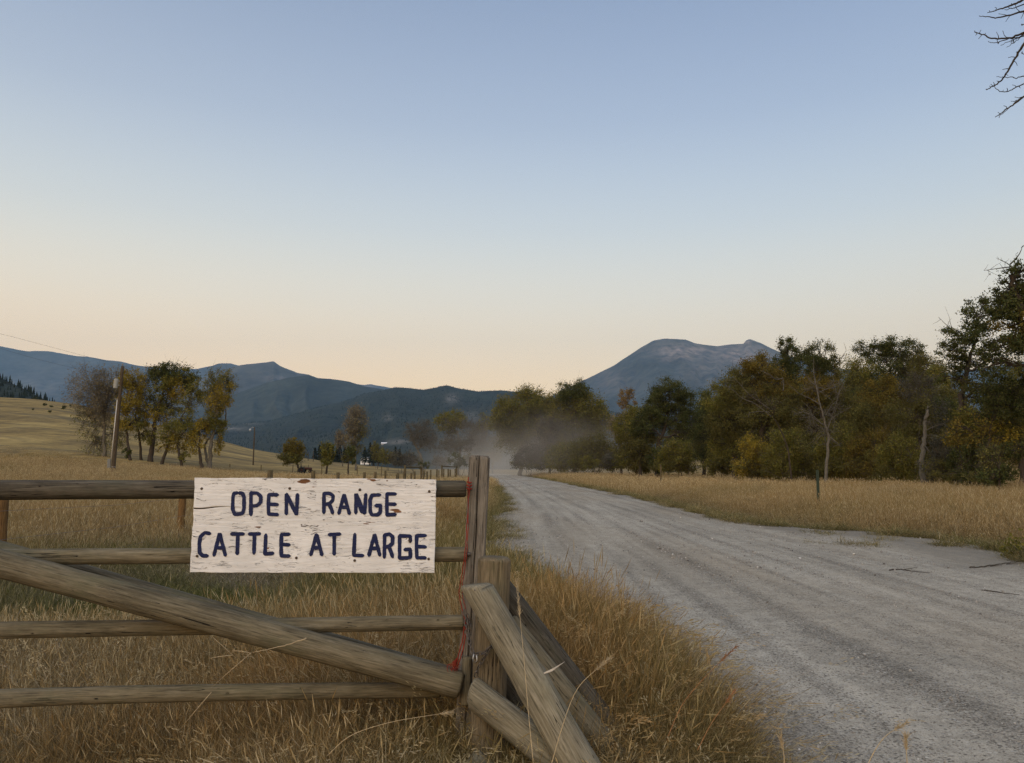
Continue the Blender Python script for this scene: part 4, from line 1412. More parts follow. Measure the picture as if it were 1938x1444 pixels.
def tree(name, label, base, Y, lobes, trunk=None, r=.30, bark=None, cat='tree', group=None, leaf=1.0, seed=0, stems=1, twig=1.0, dz=None, limbs=None, lsize=None, snag=None, pale=False):
    """lobes: (px, py, rx, ry, palette, leafiness[, twigginess]) in photo pixels at depth Y"""
    rng = np.random.default_rng(seed * 7919 + int(base[0]))
    m = Y / F                                   # metres per photo pixel
    B = on_ground(base[0], Y)
    g = thing(name, B, label, cat, group)
    tb, lb = MB(), MB()
    tops = trunk or [(base[0] + (np.mean([l[0] for l in lobes]) - base[0]) * .5, (base[1] + np.mean([l[1] for l in lobes])) / 2)]
    nodes = []
    for s in range(stems):
        q = [B + np.array([rng.normal(0, .5), rng.normal(0, .4), -.2]) if s else B + [0, 0, -.25]]
        for (x, y) in tops:
            p = P(x, y, Y) + (np.array([rng.normal(0, 1.2), rng.normal(0, 1.0), 0]) if s else 0)
            q.append(p)
        q = np.array(q)
        k = np.linspace(0, len(q) - 1, max(8, 6 * len(q)))
        q = np.stack([np.interp(k, np.arange(len(q)), q[:, i]) for i in range(3)], -1)
        for _ in range(3): q[1:-1] = (q[:-2] + 2 * q[1:-1] + q[2:]) / 4
        wob = rng.normal(0, .05 * r / .3, q.shape); wob[0] = 0; wob[:, 2] *= .3
        q = q + wob
        rad = np.linspace(1.0, .28, len(q)) * r * .88 * (1 if s == 0 else .65)
        rad[0] *= 1.35; rad[1] *= 1.1
        tube(tb, q, rad, 9)
        nodes += [(p, rr) for p, rr in zip(q[len(q) // 3:], rad[len(q) // 3:])]
    if snag:
        for (x0, y0, x1, y1, rr) in snag:
            a, b = P(x0, y0, Y), P(x1, y1, Y)
            mid = (a + b) / 2 + rng.normal(0, .12, 3)
            q = bez(a, mid, b, 6)
            tube(tb, q, np.linspace(rr, rr * .25, 6), 5, 1)
            nn = 5
            t_ = rng.uniform(.3, 1, nn)
            c = a + (b - a) * t_[:, None]
            e = c + rng.normal(0, .22 * np.linalg.norm(b - a), (nn, 3)) * [1, .6, 1]
            twigs(tb, c, (c + e) / 2 + rng.normal(0, .05, (nn, 3)), e, rr * .4, rr * .12, 1)
    npos = np.array([n_[0] for n_ in nodes]); nrad = np.array([n_[1] for n_ in nodes])
    for L in lobes:
        lx, ly, rx, ry, pal, dens = L[:6]
        gk = 1.15 if base[0] > 930 else (1.16 if base[0] < 420 else 1.06)
        if 1380 < base[0] < 2000 and Y < 100: gk = 1.27
        if pal != 'grey': dens = dens * (1.25 if base[0] < 420 else 1.25)
        if pal != 'grey' and Y < 300 and rx > 6: rx, ry = rx * gk, ry * gk
        tw = (L[6] if len(L) > 6 else 1.0) * twig
        off = 0.0 if dz is None else dz
        cc = P(lx, ly, Y) + np.array([0, rng.uniform(-.5, .5) * rx * m + off, 0])
        R3 = np.array([rx * m, max(rx, ry * .7) * m * .9, ry * m])
        # limb from the best trunk node to the lobe centre
        dist = np.linalg.norm(npos - cc, axis=1) + 1.5 * np.maximum(0, npos[:, 2] - (cc[2] - R3[2] * .4))
        i0 = int(np.argmin(dist)); p0 = npos[i0]
        ctrl = (p0 + cc) / 2 + np.array([rng.normal(0, .15), rng.normal(0, .15), .12]) * np.linalg.norm(cc - p0)
        q = bez(p0, ctrl, cc + [0, 0, R3[2] * .35], 9)
        q[1:-1] += rng.normal(0, .03 * R3[0] + .02, (7, 3))
        lr = max(.035, min(nrad[i0] * .72, .05 + .045 * R3[0]))
        tube(tb, q, np.linspace(lr, lr * .3, 9), 6)
        area = math.pi * rx * ry * m * m
        nsub = int(np.clip(area * 2.0 + 9, 12, 90))
        d = rng.normal(size=(nsub, 3)); d /= np.linalg.norm(d, axis=1, keepdims=True)
        rr = rng.uniform(.25, 1.0, (nsub, 1)) ** .55
        sub = cc + d * rr * R3 * (1 + rng.normal(0, .08, (nsub, 1)))
        at = q[rng.integers(2, 9, nsub)]
        mid = (at + sub) / 2 + np.array([0, 0, .10]) * np.linalg.norm(sub - at, axis=1, keepdims=True) + rng.normal(0, .10, (nsub, 3)) * R3
        twigs(tb, at, mid, sub, lr * .42, max(.012, lr * .14))
        nt = int(3 + 3.4 * tw)
        par = np.repeat(np.arange(nsub), nt)
        t_ = rng.uniform(.35, 1, (nsub * nt, 1))
        st = mid[par] + (sub[par] - mid[par]) * t_
        dirn = (sub - cc)[par] / (np.linalg.norm(sub - cc, axis=1)[par, None] + 1e-6)
        ln = rng.uniform(.16, .42, (nsub * nt, 1)) * (R3.mean())
        en = st + (dirn * .7 + rng.normal(0, .65, (nsub * nt, 3)) + [0, 0, .25]) * ln
        tr0 = max(.010, .28 * m * .5)
        twigs(tb, st, None, en, tr0, tr0 * .5)
        if tw > 1.2:
            n3 = len(en); par3 = np.repeat(np.arange(n3), 2)
            st3 = st[par3] + (en - st)[par3] * rng.uniform(.3, 1, (n3 * 2, 1))
            en3 = st3 + (rng.normal(0, .5, st3.shape) + [0, 0, .35] + .5 * dirn[par][par3]) * ln[par3] * .7
            twigs(tb, st3, None, en3, tr0 * .6, tr0 * .35)
        if dens > 0:
            ls = (lsize * 1.15 if lsize else max(.10, min(.36, 2.4 * m))) * leaf
            n = int(min(16000, area / (ls * ls) * 11.5 * dens))
            # clumps: around sub-branch tips, gaussian, a few strays
            w = rng.uniform(.25, 1.5, nsub) ** 1.5; w /= w.sum()
            ci = rng.choice(nsub, n, p=w)
            sg = R3 * rng.uniform(.10, .30, (n, 1)) * (.75 if dens > .5 else 1.0)
            C = sub[ci] + rng.normal(size=(n, 3)) * sg
            nstray = n // 9
            C[:nstray] = en[rng.integers(0, len(en), nstray)] + rng.normal(0, .1, (nstray, 3))
            k = ((C - cc) / R3); inside = (k ** 2).sum(1) < 1.75
            zmin = B[2] + .15
            C = C[inside & (C[:, 2] > zmin)]
            leaves(lb, C, ls * .5, LEAFKEYS.index(pal), rng=rng, tri=Y > 52)
    tm = tb.mesh('trunk', B)
    link('trunk', tm, [bark or M_BARK, M_BARKG if pale else (bark or M_BARK)], g)
    if lb.n:
        link('crown', lb.mesh('crown', B, False), [LEAF[k] for k in LEAFKEYS], g)
    return g


def trees():
    G1 = 'cottonwoods in the cluster by the leaning pole'
    tree('cottonwood', 'nearly bare tan tree left of the leaning utility pole', (198, 876), 108, [(176, 738, 32, 38, 'tan', .30, 2), (208, 722, 28, 26, 'tan', .28, 2), (162, 795, 26, 30, 'olive', .14, 1.6), (172, 846, 26, 24, 'olive', .10, 1.4), (212, 768, 22, 40, 'tan', .22, 2), (190, 770, 24, 34, 'tan', .2, 2), (215, 830, 22, 24, 'olive', .16, 1)],
         [(198, 800), (194, 770)], .30, M_BARKG, group=G1, seed=1)
    tree('cottonwood', 'slim yellow tree just right of the leaning pole with a dark ball of twigs', (247, 877), 106, [(248, 726, 24, 26, 'yel', .75), (246, 765, 26, 22, 'yel', .6), (236, 800, 20, 18, 'yel', .45), (255, 798, 18, 14, 'olive', .35), (240, 856, 8, 8, 'dk', 1.2)],
         [(240, 820), (238, 790)], .24, M_BARK, group=G1, seed=2)
    tree('cottonwood', 'slim thinly leaved tree between the yellow tree and the tallest one', (268, 877), 110, [(268, 752, 20, 34, 'tan', .30, 2), (262, 792, 18, 20, 'yel', .45), (275, 715, 12, 22, 'tan', .10, 2), (276, 820, 14, 16, 'olive', .25)],
         [(264, 825), (256, 790), (262, 760)], .22, M_BARK, group=G1, seed=3)
    tree('cottonwood', 'tallest tree of the left cluster with a dense dark green top', (284, 877), 108, [(322, 706, 34, 18, 'dk', .95), (300, 712, 18, 18, 'dk', .8), (345, 715, 16, 14, 'olive', .7), (312, 735, 22, 18, 'olive', .7), (340, 735, 20, 22, 'yel', .65), (288, 765, 22, 18, 'olive', .55), (322, 772, 26, 18, 'olive', .5), (300, 790, 22, 14, 'yel', .4), (290, 832, 14, 12, 'olive', .5), (355, 725, 12, 12, 'dk', .6)],
         [(289, 830), (293, 795), (302, 760), (315, 735)], .42, M_BARK, group=G1, seed=4)
    tree('cottonwood', 'leaning tree in the middle of the left cluster, bent to the right', (305, 878), 105, [(322, 820, 24, 17, 'olive', .5), (347, 798, 24, 18, 'olive', .45), (372, 733, 18, 15, 'olive', .55), (362, 760, 20, 18, 'olive', .4), (310, 845, 14, 10, 'yel', .3)],
         [(318, 843), (330, 815), (352, 775)], .26, M_BARK, group=G1, seed=5)
    tree('cottonwood', 'small crooked tree right of the leaning one in the left cluster', (344, 879), 104, [(338, 832, 24, 20, 'yel', .4), (356, 820, 20, 20, 'olive', .5), (350, 864, 11, 9, 'olive', .5)],
         [(337, 850), (334, 828)], .24, M_BARK, group=G1, seed=6)
    tree('cottonwood', 'short dark trunked tree with yellow leaves beside the tall right one', (382, 881), 103, [(378, 815, 18, 20, 'yel', .55), (372, 842, 14, 14, 'yel', .4), (394, 800, 16, 18, 'olive', .5)],
         [(377, 850), (378, 825)], .28, M_BARK, group=G1, seed=7)
    tree('cottonwood', 'tall pale trunked tree at the right end of the left cluster', (396, 881), 104, [(414, 728, 25, 30, 'olive', .55, 1.5), (420, 750, 22, 26, 'yel', .42, 1.4), (402, 772, 18, 22, 'olive', .5), (405, 805, 19, 20, 'olive', .6), (412, 845, 9, 18, 'yel', .5), (398, 738, 14, 20, 'olive', .4, 1.5)],
         [(400, 838), (408, 800), (411, 760)], .34, M_BARKG, group=G1, seed=8, stems=2)
    # middle distance
    tree('bush_tree', 'round rusty bush tree standing over the red tractor', (566, 879), 125, [(550, 852, 22, 20, 'rust', .95), (540, 866, 15, 12, 'brown', .8), (562, 862, 14, 14, 'olive', .7), (552, 842, 16, 12, 'rust', .8), (552, 869, 21, 9, 'brown', .9)], [(560, 862)], .25, seed=9)
    tree('bush_tree', 'narrow olive tree between the rusty bush tree and the small dark one', (618, 882), 125, [(620, 850, 13, 17, 'olive', .9), (618, 866, 12, 12, 'brown', .7), (627, 868, 8, 9, 'olive', .5), (619, 874, 12, 8, 'olive', .8)], [(619, 862)], .22, seed=10)
    tree('bush_tree', 'small dark bush tree at the foot of the tall pale one', (659, 884), 120, [(662, 852, 10, 13, 'dk', .8), (660, 868, 12, 12, 'brown', .7), (668, 866, 9, 12, 'dk', .6)], [(660, 864)], .2, seed=11)
    tree('poplar', 'tall slender nearly bare pale tree above the small barn', (673, 881), 195, [(674, 795, 20, 26, 'tan', .32, 2), (680, 812, 20, 22, 'olive', .22, 2), (668, 818, 15, 22, 'tan', .25, 2), (673, 846, 14, 16, 'brown', .3, 1.4), (674, 778, 10, 12, 'tan', .2, 2)], [(672, 840), (671, 805), (674, 785)], .26, M_BARKG, seed=12)
    tree('bare_tree', 'bare spreading grey tree left of the dusty road end', (800, 886), 170, [(776, 815, 18, 15, 'grey', .06, 2.4), (800, 822, 26, 24, 'grey', .10, 2.4), (818, 840, 18, 22, 'grey', .10, 2.2), (788, 840, 14, 14, 'grey', .04, 2.2), (808, 805, 12, 10, 'grey', .06, 2)], [(798, 866), (786, 842), (776, 824)], .40, M_BARKG, seed=13)
    tree('cottonwood', 'green topped tree between the bare tree and the road dust', (864, 886), 165, [(840, 796, 17, 17, 'olive', .7), (862, 795, 22, 18, 'olive', .7), (850, 812, 22, 12, 'brown', .5), (888, 812, 18, 16, 'grey', .16, 2), (852, 842, 26, 22, 'grey', .3, 1.6), (884, 840, 18, 16, 'grey', .3, 1.6)], [(872, 850), (866, 818)], .36, M_BARKG, seed=14)
    G2 = 'hazy trees behind the dust at the road end'
    tree('cottonwood', 'pale hazy tree on the left side of the road dust', (905, 886), 215, [(906, 825, 20, 26, 'grey', .45, 1.4), (898, 856, 22, 20, 'grey', .5, 1.2), (915, 800, 12, 18, 'olive', .3, 1.5)], [(905, 855)], .3, M_BARKM, group=G2, seed=15)
    tree('cottonwood', 'dull grey brown tree clump behind the square post', (932, 886), 240, [(935, 845, 16, 22, 'grey', .5), (925, 866, 20, 14, 'brown', .5), (946, 838, 10, 24, 'brown', .4)], [(932, 860)], .3, M_BARKM, group=G2, seed=16)
    for k, (x, y, rx, ry, pal, Y, lab) in enumerate((
            (760, 868, 26, 14, 'grey', 200, 'grey leafless thicket left of the bare spreading tree'), (735, 864, 16, 14, 'olive', 260, 'rounded olive bush just right of the little white barn'),
            (714, 856, 13, 18, 'olive', 280, 'upright olive bush above the little white barn'), (803, 878, 10, 9, 'dk', 150, 'small dark bush at the foot of the bare spreading tree'),
            (868, 872, 17, 14, 'dk', 150, 'dark bush at the foot of the green topped tree'), (836, 872, 20, 13, 'grey', 190, 'grey thicket right of the bare spreading tree'),
            (648, 832, 12, 16, 'tan', 270, 'pale tan bush left of the tall slender tree'), (782, 868, 18, 14, 'grey', 200, 'grey brown thicket behind the bare spreading tree trunk'), (888, 872, 14, 12, 'brown', 180, 'low brown bush just left of the square post'))):
        tree('bush', lab, (x, 884), Y, [(x - rx * .35, y, rx * .7, ry, pal, .6, 1.3), (x + rx * .4, y + ry * .25, rx * .6, ry * .75, pal, .6, 1.3)], [(x, y + ry * .7)], .1, M_BARKM, cat='bush', seed=20 + k, stems=3, group='bushes in the middle distance')

    # right of the road, far to near
    tree('cottonwood', 'broad olive tree nearest the dusty road end', (985, 889), 165, [(962, 782, 26, 26, 'olive', .85), (998, 764, 34, 26, 'olive', .9), (944, 802, 18, 20, 'olive', .7), (985, 812, 34, 28, 'brown', .7), (1022, 790, 28, 30, 'olive', .8), (965, 838, 26, 18, 'brown', .4), (1018, 835, 30, 26, 'brown', .5)], [(984, 850), (988, 815), (992, 790)], .5, M_BARKM, seed=31)
    tree('cottonwood', 'large green tree below the left shoulder of the peak', (1085, 890), 155, [(1082, 742, 30, 18, 'dk', .9), (1060, 772, 32, 26, 'olive', .85), (1106, 770, 32, 30, 'olive', .85), (1135, 792, 20, 28, 'olive', .8), (1085, 800, 36, 26, 'brown', .65), (1120, 828, 30, 26, 'brown', .6), (1065, 835, 34, 26, 'brown', .55)], [(1086, 850), (1084, 810), (1083, 780)], .5, M_BARKM, seed=32)
    tree('cottonwood', 'drooping brown tree between the two broad trees at the road end', (1040, 888), 148, [(1040, 815, 26, 26, 'grey', .55, 1.6), (1030, 850, 34, 24, 'grey', .5, 1.6), (1058, 850, 26, 22, 'brown', .5, 1.4)], [(1040, 850), (1041, 815)], .3, M_BARKM, seed=33)
    tree('cottonwood', 'thin tree with a pale orange top in front of the blue peak', (1176, 891), 122, [(1189, 752, 15, 14, 'orange', .5, 1.4), (1180, 766, 12, 10, 'orange', .35, 1.6), (1184, 790, 18, 18, 'tan', .30, 2), (1166, 806, 16, 20, 'tan', .30, 1.8), (1186, 822, 16, 16, 'brown', .4, 1.4), (1168, 842, 20, 18, 'brown', .45, 1.3)], [(1174, 850), (1178, 815), (1186, 775)], .28, M_BARKM, seed=34)
    tree('cottonwood', 'big dark round crowned tree right of the pale orange top', (1246, 893), 98, [(1266, 742, 34, 20, 'dk', .95), (1240, 760, 24, 20, 'dk', .85), (1292, 762, 24, 22, 'dk', .85), (1232, 790, 24, 20, 'dk', .8), (1266, 782, 34, 20, 'dk', .75), (1302, 795, 22, 22, 'dk', .8), (1215, 812, 20, 20, 'dk', .6), (1290, 822, 24, 16, 'dk', .5)], [(1243, 860), (1248, 832), (1260, 805), (1268, 770)], .48, M_BARK, seed=35)
    tree('cottonwood', 'dark narrow tree filling the gap right of the big round one', (1333, 893), 112, [(1332, 768, 20, 26, 'dk', .9), (1338, 805, 26, 26, 'dk', .85), (1322, 835, 24, 22, 'brown', .7), (1350, 840, 20, 24, 'dk', .7)], [(1332, 850), (1333, 810)], .34, M_BARK, seed=36)
    tree('cottonwood', 'wide brown olive tree at the left edge of the near thicket', (1392, 897), 82, [(1388, 730, 28, 24, 'brown', .9), (1366, 762, 30, 30, 'olive', .8), (1405, 765, 34, 30, 'brown', .85), (1372, 805, 30, 28, 'brown', .75), (1412, 815, 34, 30, 'brown', .75), (1390, 845, 34, 22, 'olive', .6)], [(1392, 850), (1390, 800), (1388, 765)], .4, M_BARK, seed=37)
    tree('cottonwood', 'rusty crowned tree left of the slim dark poplar', (1440, 900), 76, [(1442, 698, 32, 26, 'rust', .9), (1424, 730, 30, 26, 'brown', .85), (1462, 735, 34, 30, 'rust', .85), (1440, 778, 38, 30, 'brown', .8), (1470, 800, 34, 30, 'brown', .75), (1445, 835, 34, 26, 'brown', .65)], [(1440, 850), (1442, 790), (1442, 740)], .4, M_BARK, seed=38)
    tree('poplar', 'slim dark poplar rising just right of the peak knob', (1500, 905), 80, [(1488, 655, 13, 18, 'dk', .75), (1497, 678, 20, 20, 'dk', .85), (1486, 700, 22, 24, 'dk', .85), (1510, 715, 22, 24, 'dk', .7), (1495, 745, 26, 26, 'brown', .7)], [(1498, 820), (1494, 740), (1490, 680)], .3, M_BARK, seed=39, snag=[(1494, 690, 1508, 640, .05), (1500, 690, 1522, 650, .045)])
    tree('cottonwood', 'dark tree with a ragged top right of the slim poplar', (1556, 906), 72, [(1552, 672, 22, 22, 'dk', .85), (1540, 695, 22, 20, 'dk', .8), (1570, 700, 22, 24, 'brown', .8), (1555, 735, 40, 28, 'rust', .8), (1530, 770, 38, 30, 'brown', .75), (1585, 775, 34, 32, 'brown', .75), (1550, 815, 44, 30, 'brown', .65)], [(1558, 840), (1556, 770), (1554, 710)], .36, M_BARK, seed=40, snag=[(1560, 680, 1568, 640, .045), (1575, 700, 1602, 662, .05), (1552, 680, 1546, 645, .04)])
    tree('bare_tree', 'bare pale limbed tree standing in front of the ragged dark one', (1562, 903), 57, [(1545, 735, 26, 30, 'grey', 0.0, 1.2), (1575, 775, 28, 28, 'grey', .03, 1.2), (1530, 790, 28, 28, 'grey', .03, 1.2), (1590, 730, 22, 24, 'grey', 0, 1.2), (1560, 820, 30, 24, 'grey', .05, 1.2)],
         [(1564, 880), (1569, 826), (1564, 810), (1552, 767), (1541, 711)], .15, M_BARKG, seed=41, snag=[(1552, 767, 1513, 745, .05), (1513, 745, 1492, 727, .03), (1569, 826, 1592, 846, .05), (1565, 815, 1584, 758, .055), (1541, 711, 1540, 678, .03), (1545, 730, 1520, 700, .03), (1584, 758, 1600, 720, .035), (1576, 790, 1610, 770, .035)])
    tree('bare_tree', 'pale leafless limbs leaning left out of the brown thicket', (1500, 902), 62, [(1425, 755, 20, 16, 'grey', 0, 1.2), (1455, 765, 22, 20, 'grey', .03, 1.2)], [(1492, 850), (1478, 815), (1462, 785)], .09, M_BARK, seed=42, pale=True,
         snag=[(1460, 788, 1425, 761, .055), (1425, 761, 1394, 744, .045), (1394, 744, 1371, 727, .03), (1458, 775, 1419, 748, .05), (1419, 748, 1388, 713, .035), (1482, 740, 1482, 715, .05), (1482, 715, 1463, 714, .045), (1463, 714, 1438, 700, .035), (1458, 780, 1419, 781, .04), (1419, 781, 1416, 790, .03)])
    tree('cottonwood', 'broad flat topped dark tree in the middle of the near thicket', (1680, 906), 96, [(1650, 665, 26, 18, 'dk', .7), (1690, 660, 30, 16, 'dk', .75), (1722, 675, 22, 18, 'dk', .8), (1668, 690, 26, 20, 'dk', .6), (1735, 700, 26, 24, 'brown', .85), (1700, 715, 34, 24, 'dk', .8), (1648, 735, 24, 26, 'dk', .7)], [(1682, 830), (1685, 750), (1685, 700)], .42, M_BARK, seed=43)
    tree('cottonwood', 'rust coloured tree right of the bare pale limbed one', (1680, 907), 66, [(1682, 745, 32, 28, 'rust', .8), (1665, 780, 34, 32, 'rust', .75), (1705, 785, 32, 34, 'rust', .75), (1640, 800, 28, 34, 'brown', .7), (1685, 830, 42, 30, 'rust', .65)], [(1682, 840), (1683, 790)], .26, M_BARK, seed=44)
    tree('cottonwood', 'brown tree with grey twigs right of the rust coloured one', (1735, 910), 62, [(1735, 735, 34, 30, 'grey', .4, 2.0), (1760, 700, 26, 26, 'brown', .6, 1.4), (1725, 790, 36, 36, 'brown', .6, 1.4), (1770, 790, 34, 40, 'grey', .45, 1.6), (1740, 840, 40, 30, 'brown', .6)], [(1737, 840), (1738, 780)], .26, M_BARKM, seed=45)
    tree('snag', 'broken dead trunk standing pale among the brown thicket', (1748, 913), 52, [(1756, 800, 8, 10, 'grey', 0, .5)], [(1744, 870), (1750, 815), (1754, 775)], .24, M_BARKG, seed=46, snag=[(1750, 795, 1756, 768, .09), (1752, 815, 1790, 800, .04), (1748, 840, 1775, 870, .05)])
    tree('cottonwood', 'tall open dark tree left of the tallest one at the right edge', (1812, 922), 48, [(1812, 640, 26, 18, 'dk', .6), (1845, 605, 26, 22, 'dk', .75), (1870, 580, 24, 20, 'dk', .75), (1850, 640, 34, 24, 'dk', .65), (1800, 668, 22, 14, 'dk', .5), (1835, 680, 36, 22, 'dk', .55), (1870, 690, 30, 24, 'dk', .5), (1812, 715, 26, 18, 'dk', .45), (1850, 740, 34, 26, 'brown', .6)], [(1812, 840), (1818, 760), (1830, 700), (1846, 630)], .30, M_BARK, seed=47, lsize=.13, snag=[(1836, 650, 1776, 600, .04), (1830, 640, 1800, 618, .03), (1850, 610, 1862, 570, .03), (1820, 690, 1790, 670, .03)])
    tree('cottonwood', 'tallest dark tree at the right edge with a dead branched top', (1985, 945), 42, [(1912, 540, 26, 22, 'dk', .85), (1936, 520, 24, 20, 'dk', .8), (1905, 585, 30, 26, 'dk', .85), (1945, 575, 40, 36, 'dk', .95), (1925, 620, 34, 28, 'rust', .7), (1900, 650, 34, 26, 'dk', .75), (1945, 660, 40, 34, 'dk', .85), (1985, 600, 50, 60, 'dk', .8), (1890, 690, 28, 18, 'dk', .45)], [(1975, 830), (1960, 720), (1945, 640), (1925, 560), (1912, 520)], .42, M_BARK, seed=48, lsize=.14,
         snag=[(1910, 545, 1912, 500, .06), (1912, 505, 1862, 512, .035), (1912, 500, 1935, 465, .045), (1912, 503, 1885, 488, .03), (1914, 508, 1945, 508, .04), (1912, 520, 1888, 545, .025), (1908, 560, 1878, 560, .025)])
    tree('cottonwood', 'olive yellow tree low in front of the tall open dark one', (1868, 925), 45, [(1865, 790, 38, 28, 'olive', .65), (1905, 770, 36, 30, 'dk', .75), (1880, 825, 44, 28, 'yel', .35), (1835, 820, 34, 30, 'rust', .6), (1925, 805, 30, 30, 'olive', .6), (1900, 740, 40, 24, 'dk', .7), (1945, 745, 34, 30, 'dk', .8)], [(1868, 870), (1872, 820)], .22, M_BARK, seed=49, lsize=.12)
    tree('sapling', 'slim dark sapling with an open stem at the right edge', (1891, 932), 39, [(1885, 870, 24, 22, 'brown', .35, 1.4), (1905, 890, 20, 22, 'dk', .6), (1915, 855, 24, 14, 'dk', .5), (1885, 905, 22, 20, 'dk', .6)], [(1891, 890), (1893, 850)], .07, M_BARK, seed=50, lsize=.11)
    B2 = [(1212, 100, 'olive', 770, 'olive tree in the back row between the orange topped and big round trees'), (1302, 125, 'brown', 800, 'low brown tree in the back row right of the big round tree'), (1352, 105, 'dk', 760, 'dark tree in the back row left of the wide brown olive one'),
          (1415, 100, 'brown', 745, 'brown tree in the back row behind the rusty crowned one'), (1472, 98, 'dk', 720, 'dark tree in the back row behind the slim poplar'), (1528, 96, 'olive', 735, 'olive tree in the back row left of the ragged dark one'), (1606, 92, 'brown', 720, 'brown tree in the back row filling the gap right of the ragged one'),
          (1640, 88, 'dk', 740, 'dark tree in the back row below the flat topped crown'), (1716, 84, 'rust', 745, 'rust tinted tree in the back row behind the rust coloured one'), (1768, 78, 'brown', 735, 'brown tree in the back row right of the flat topped crown'), (1795, 66, 'dk', 760, 'dark tree in the back row left of the tall open one'),
          (1838, 62, 'brown', 770, 'brown tree in the back row behind the tall open dark one'), (1895, 58, 'dk', 735, 'dark tree in the back row below the tallest one'), (1585, 76, 'brown', 790, 'low brown tree in the back row under the ragged dark one'),
          (1622, 94, 'olive', 684, 'tall olive tree in the back row between the ragged and flat topped ones'), (1772, 82, 'olive', 686, 'tall olive tree in the back row between the flat topped and tall open ones'), (1935, 56, 'olive', 690, 'olive tree in the back row at the right picture edge')]
    for k, (x, Y, pal, top, lab) in enumerate(B2):
        h = 885 - top
        oth = ('brown', 'olive', 'dk')[k % 3]
        tree('cottonwood', lab, (x, 893), Y, [(x - 6, top + h * .16, 26, h * .17, pal, .7), (x + 20, top + h * .33, 30, h * .18, oth, .6), (x - 22, top + h * .38, 28, h * .2, pal, .6), (x, top + h * .58, 40, h * .2, 'brown', .5, 1.2), (x + 10, top + h * .80, 40, h * .16, oth, .45, 1.2)],
             [(x, 850), (x + 3, top + h * .3)], .28, M_BARK, group='back row of the roadside thicket', seed=120 + k)
    # thicket undergrowth
    U = [(1125, 862, 34, 26, 'brown', 130, 'dusty brown shrub under the large green tree'), (1075, 868, 34, 20, 'olive', 140, 'dusty olive shrub right of the drooping brown tree'), (1005, 868, 30, 20, 'grey', 150, 'pale dusty shrub under the broad olive tree'), (1205, 866, 26, 24, 'brown', 105, 'brown shrub right of the thin orange topped tree'),
         (1285, 868, 28, 24, 'olive', 92, 'olive shrub right of the big round crowned tree trunk'), (1365, 872, 26, 22, 'olive', 90, 'olive shrub under the wide brown olive tree'), (1430, 872, 30, 28, 'yel', 72, 'dense yellowish shrub under the rusty crowned tree'), (1495, 868, 34, 36, 'olive', 66, 'tall olive shrub behind the green steel post'),
         (1600, 870, 34, 36, 'olive', 64, 'dense olive shrub right of the bare pale limbed tree'), (1650, 872, 30, 36, 'rust', 62, 'rust brown shrub under the rust coloured tree'), (1705, 880, 32, 34, 'olive', 58, 'olive shrub just left of the broken dead trunk'), (1785, 875, 34, 40, 'grey', 50, 'dark grey twiggy shrub right of the broken dead trunk'),
         (1845, 890, 32, 34, 'dk', 45, 'dark green shrub left of the slim sapling'), (1545, 880, 28, 24, 'dk', 70, 'dark low shrub left of the bare pale limbed tree'), (1252, 872, 20, 18, 'dk', 96, 'low dark shrub at the trunk of the big round crowned tree'), (1160, 876, 22, 14, 'grey', 118, 'low grey shrub under the orange topped tree'),
         (1930, 850, 26, 20, 'dk', 41, 'dark shrub branch clump right of the slim sapling')]
    for k, (x, y, rx, ry, pal, Y, lab) in enumerate(U):
        if k == len(U) - 1: continue
        m2 = 'brown' if pal != 'brown' else 'olive'
        tree('shrub', lab, (x, y + ry), Y, [(x - rx * .5, y, rx * .8, ry * 1.05, pal, .8, 1.4), (x + rx * .5, y + ry * .1, rx * .8, ry * .95, m2 if k % 2 else pal, .75, 1.4), (x, y - ry * .6, rx * .8, ry * .9, pal, .6, 1.5), (x, y + ry * .45, rx * 1.1, ry * .5, m2, .7, 1.2)],
             [(x, y + ry * .6)], .07, M_BARKM, cat='shrub', seed=60 + k, stems=4, group='shrubs under the roadside trees')
    # bushes dotted on the golden hill
    for k, (x, y, s, lab) in enumerate(((85, 766, 3.4, 'darkest round juniper on the hill, left of two smaller ones'), (98, 769, 2.4, 'small juniper in the middle of the hill row'), (120, 772, 4.6, 'widest low juniper on the hill near the left trees'), (135, 768, 2.2, 'small juniper above the widest one on the hill'), (95, 779, 2.8, 'juniper lowest on the hillside'), (67, 754, 2.6, 'juniper on the skyline at the top of the hill'), (159, 770, 2.8, 'juniper on the hill beside the nearly bare tan tree'), (63, 775, 2.0, 'tiny juniper leftmost on the hillside'))):
        Ys = np.linspace(120, 360, 240)
        best = None
        for Y in Ys:
            x_ = (x - CX) * Y / (F * cp); z_ = float(gz(x_, Y))
            qx, qy = proj(np.array([x_, Y, z_]))
            if qy <= y + s * .5: best = Y; break
        if best is None: best = 298
        tree('juniper', lab, (x, y), best, [(x, y - s * .2, s * 1.25, s * .75, 'dk', 1.3)], [(x, y)], .12, cat='bush', seed=90 + k, group='junipers on the golden hill')


trees()


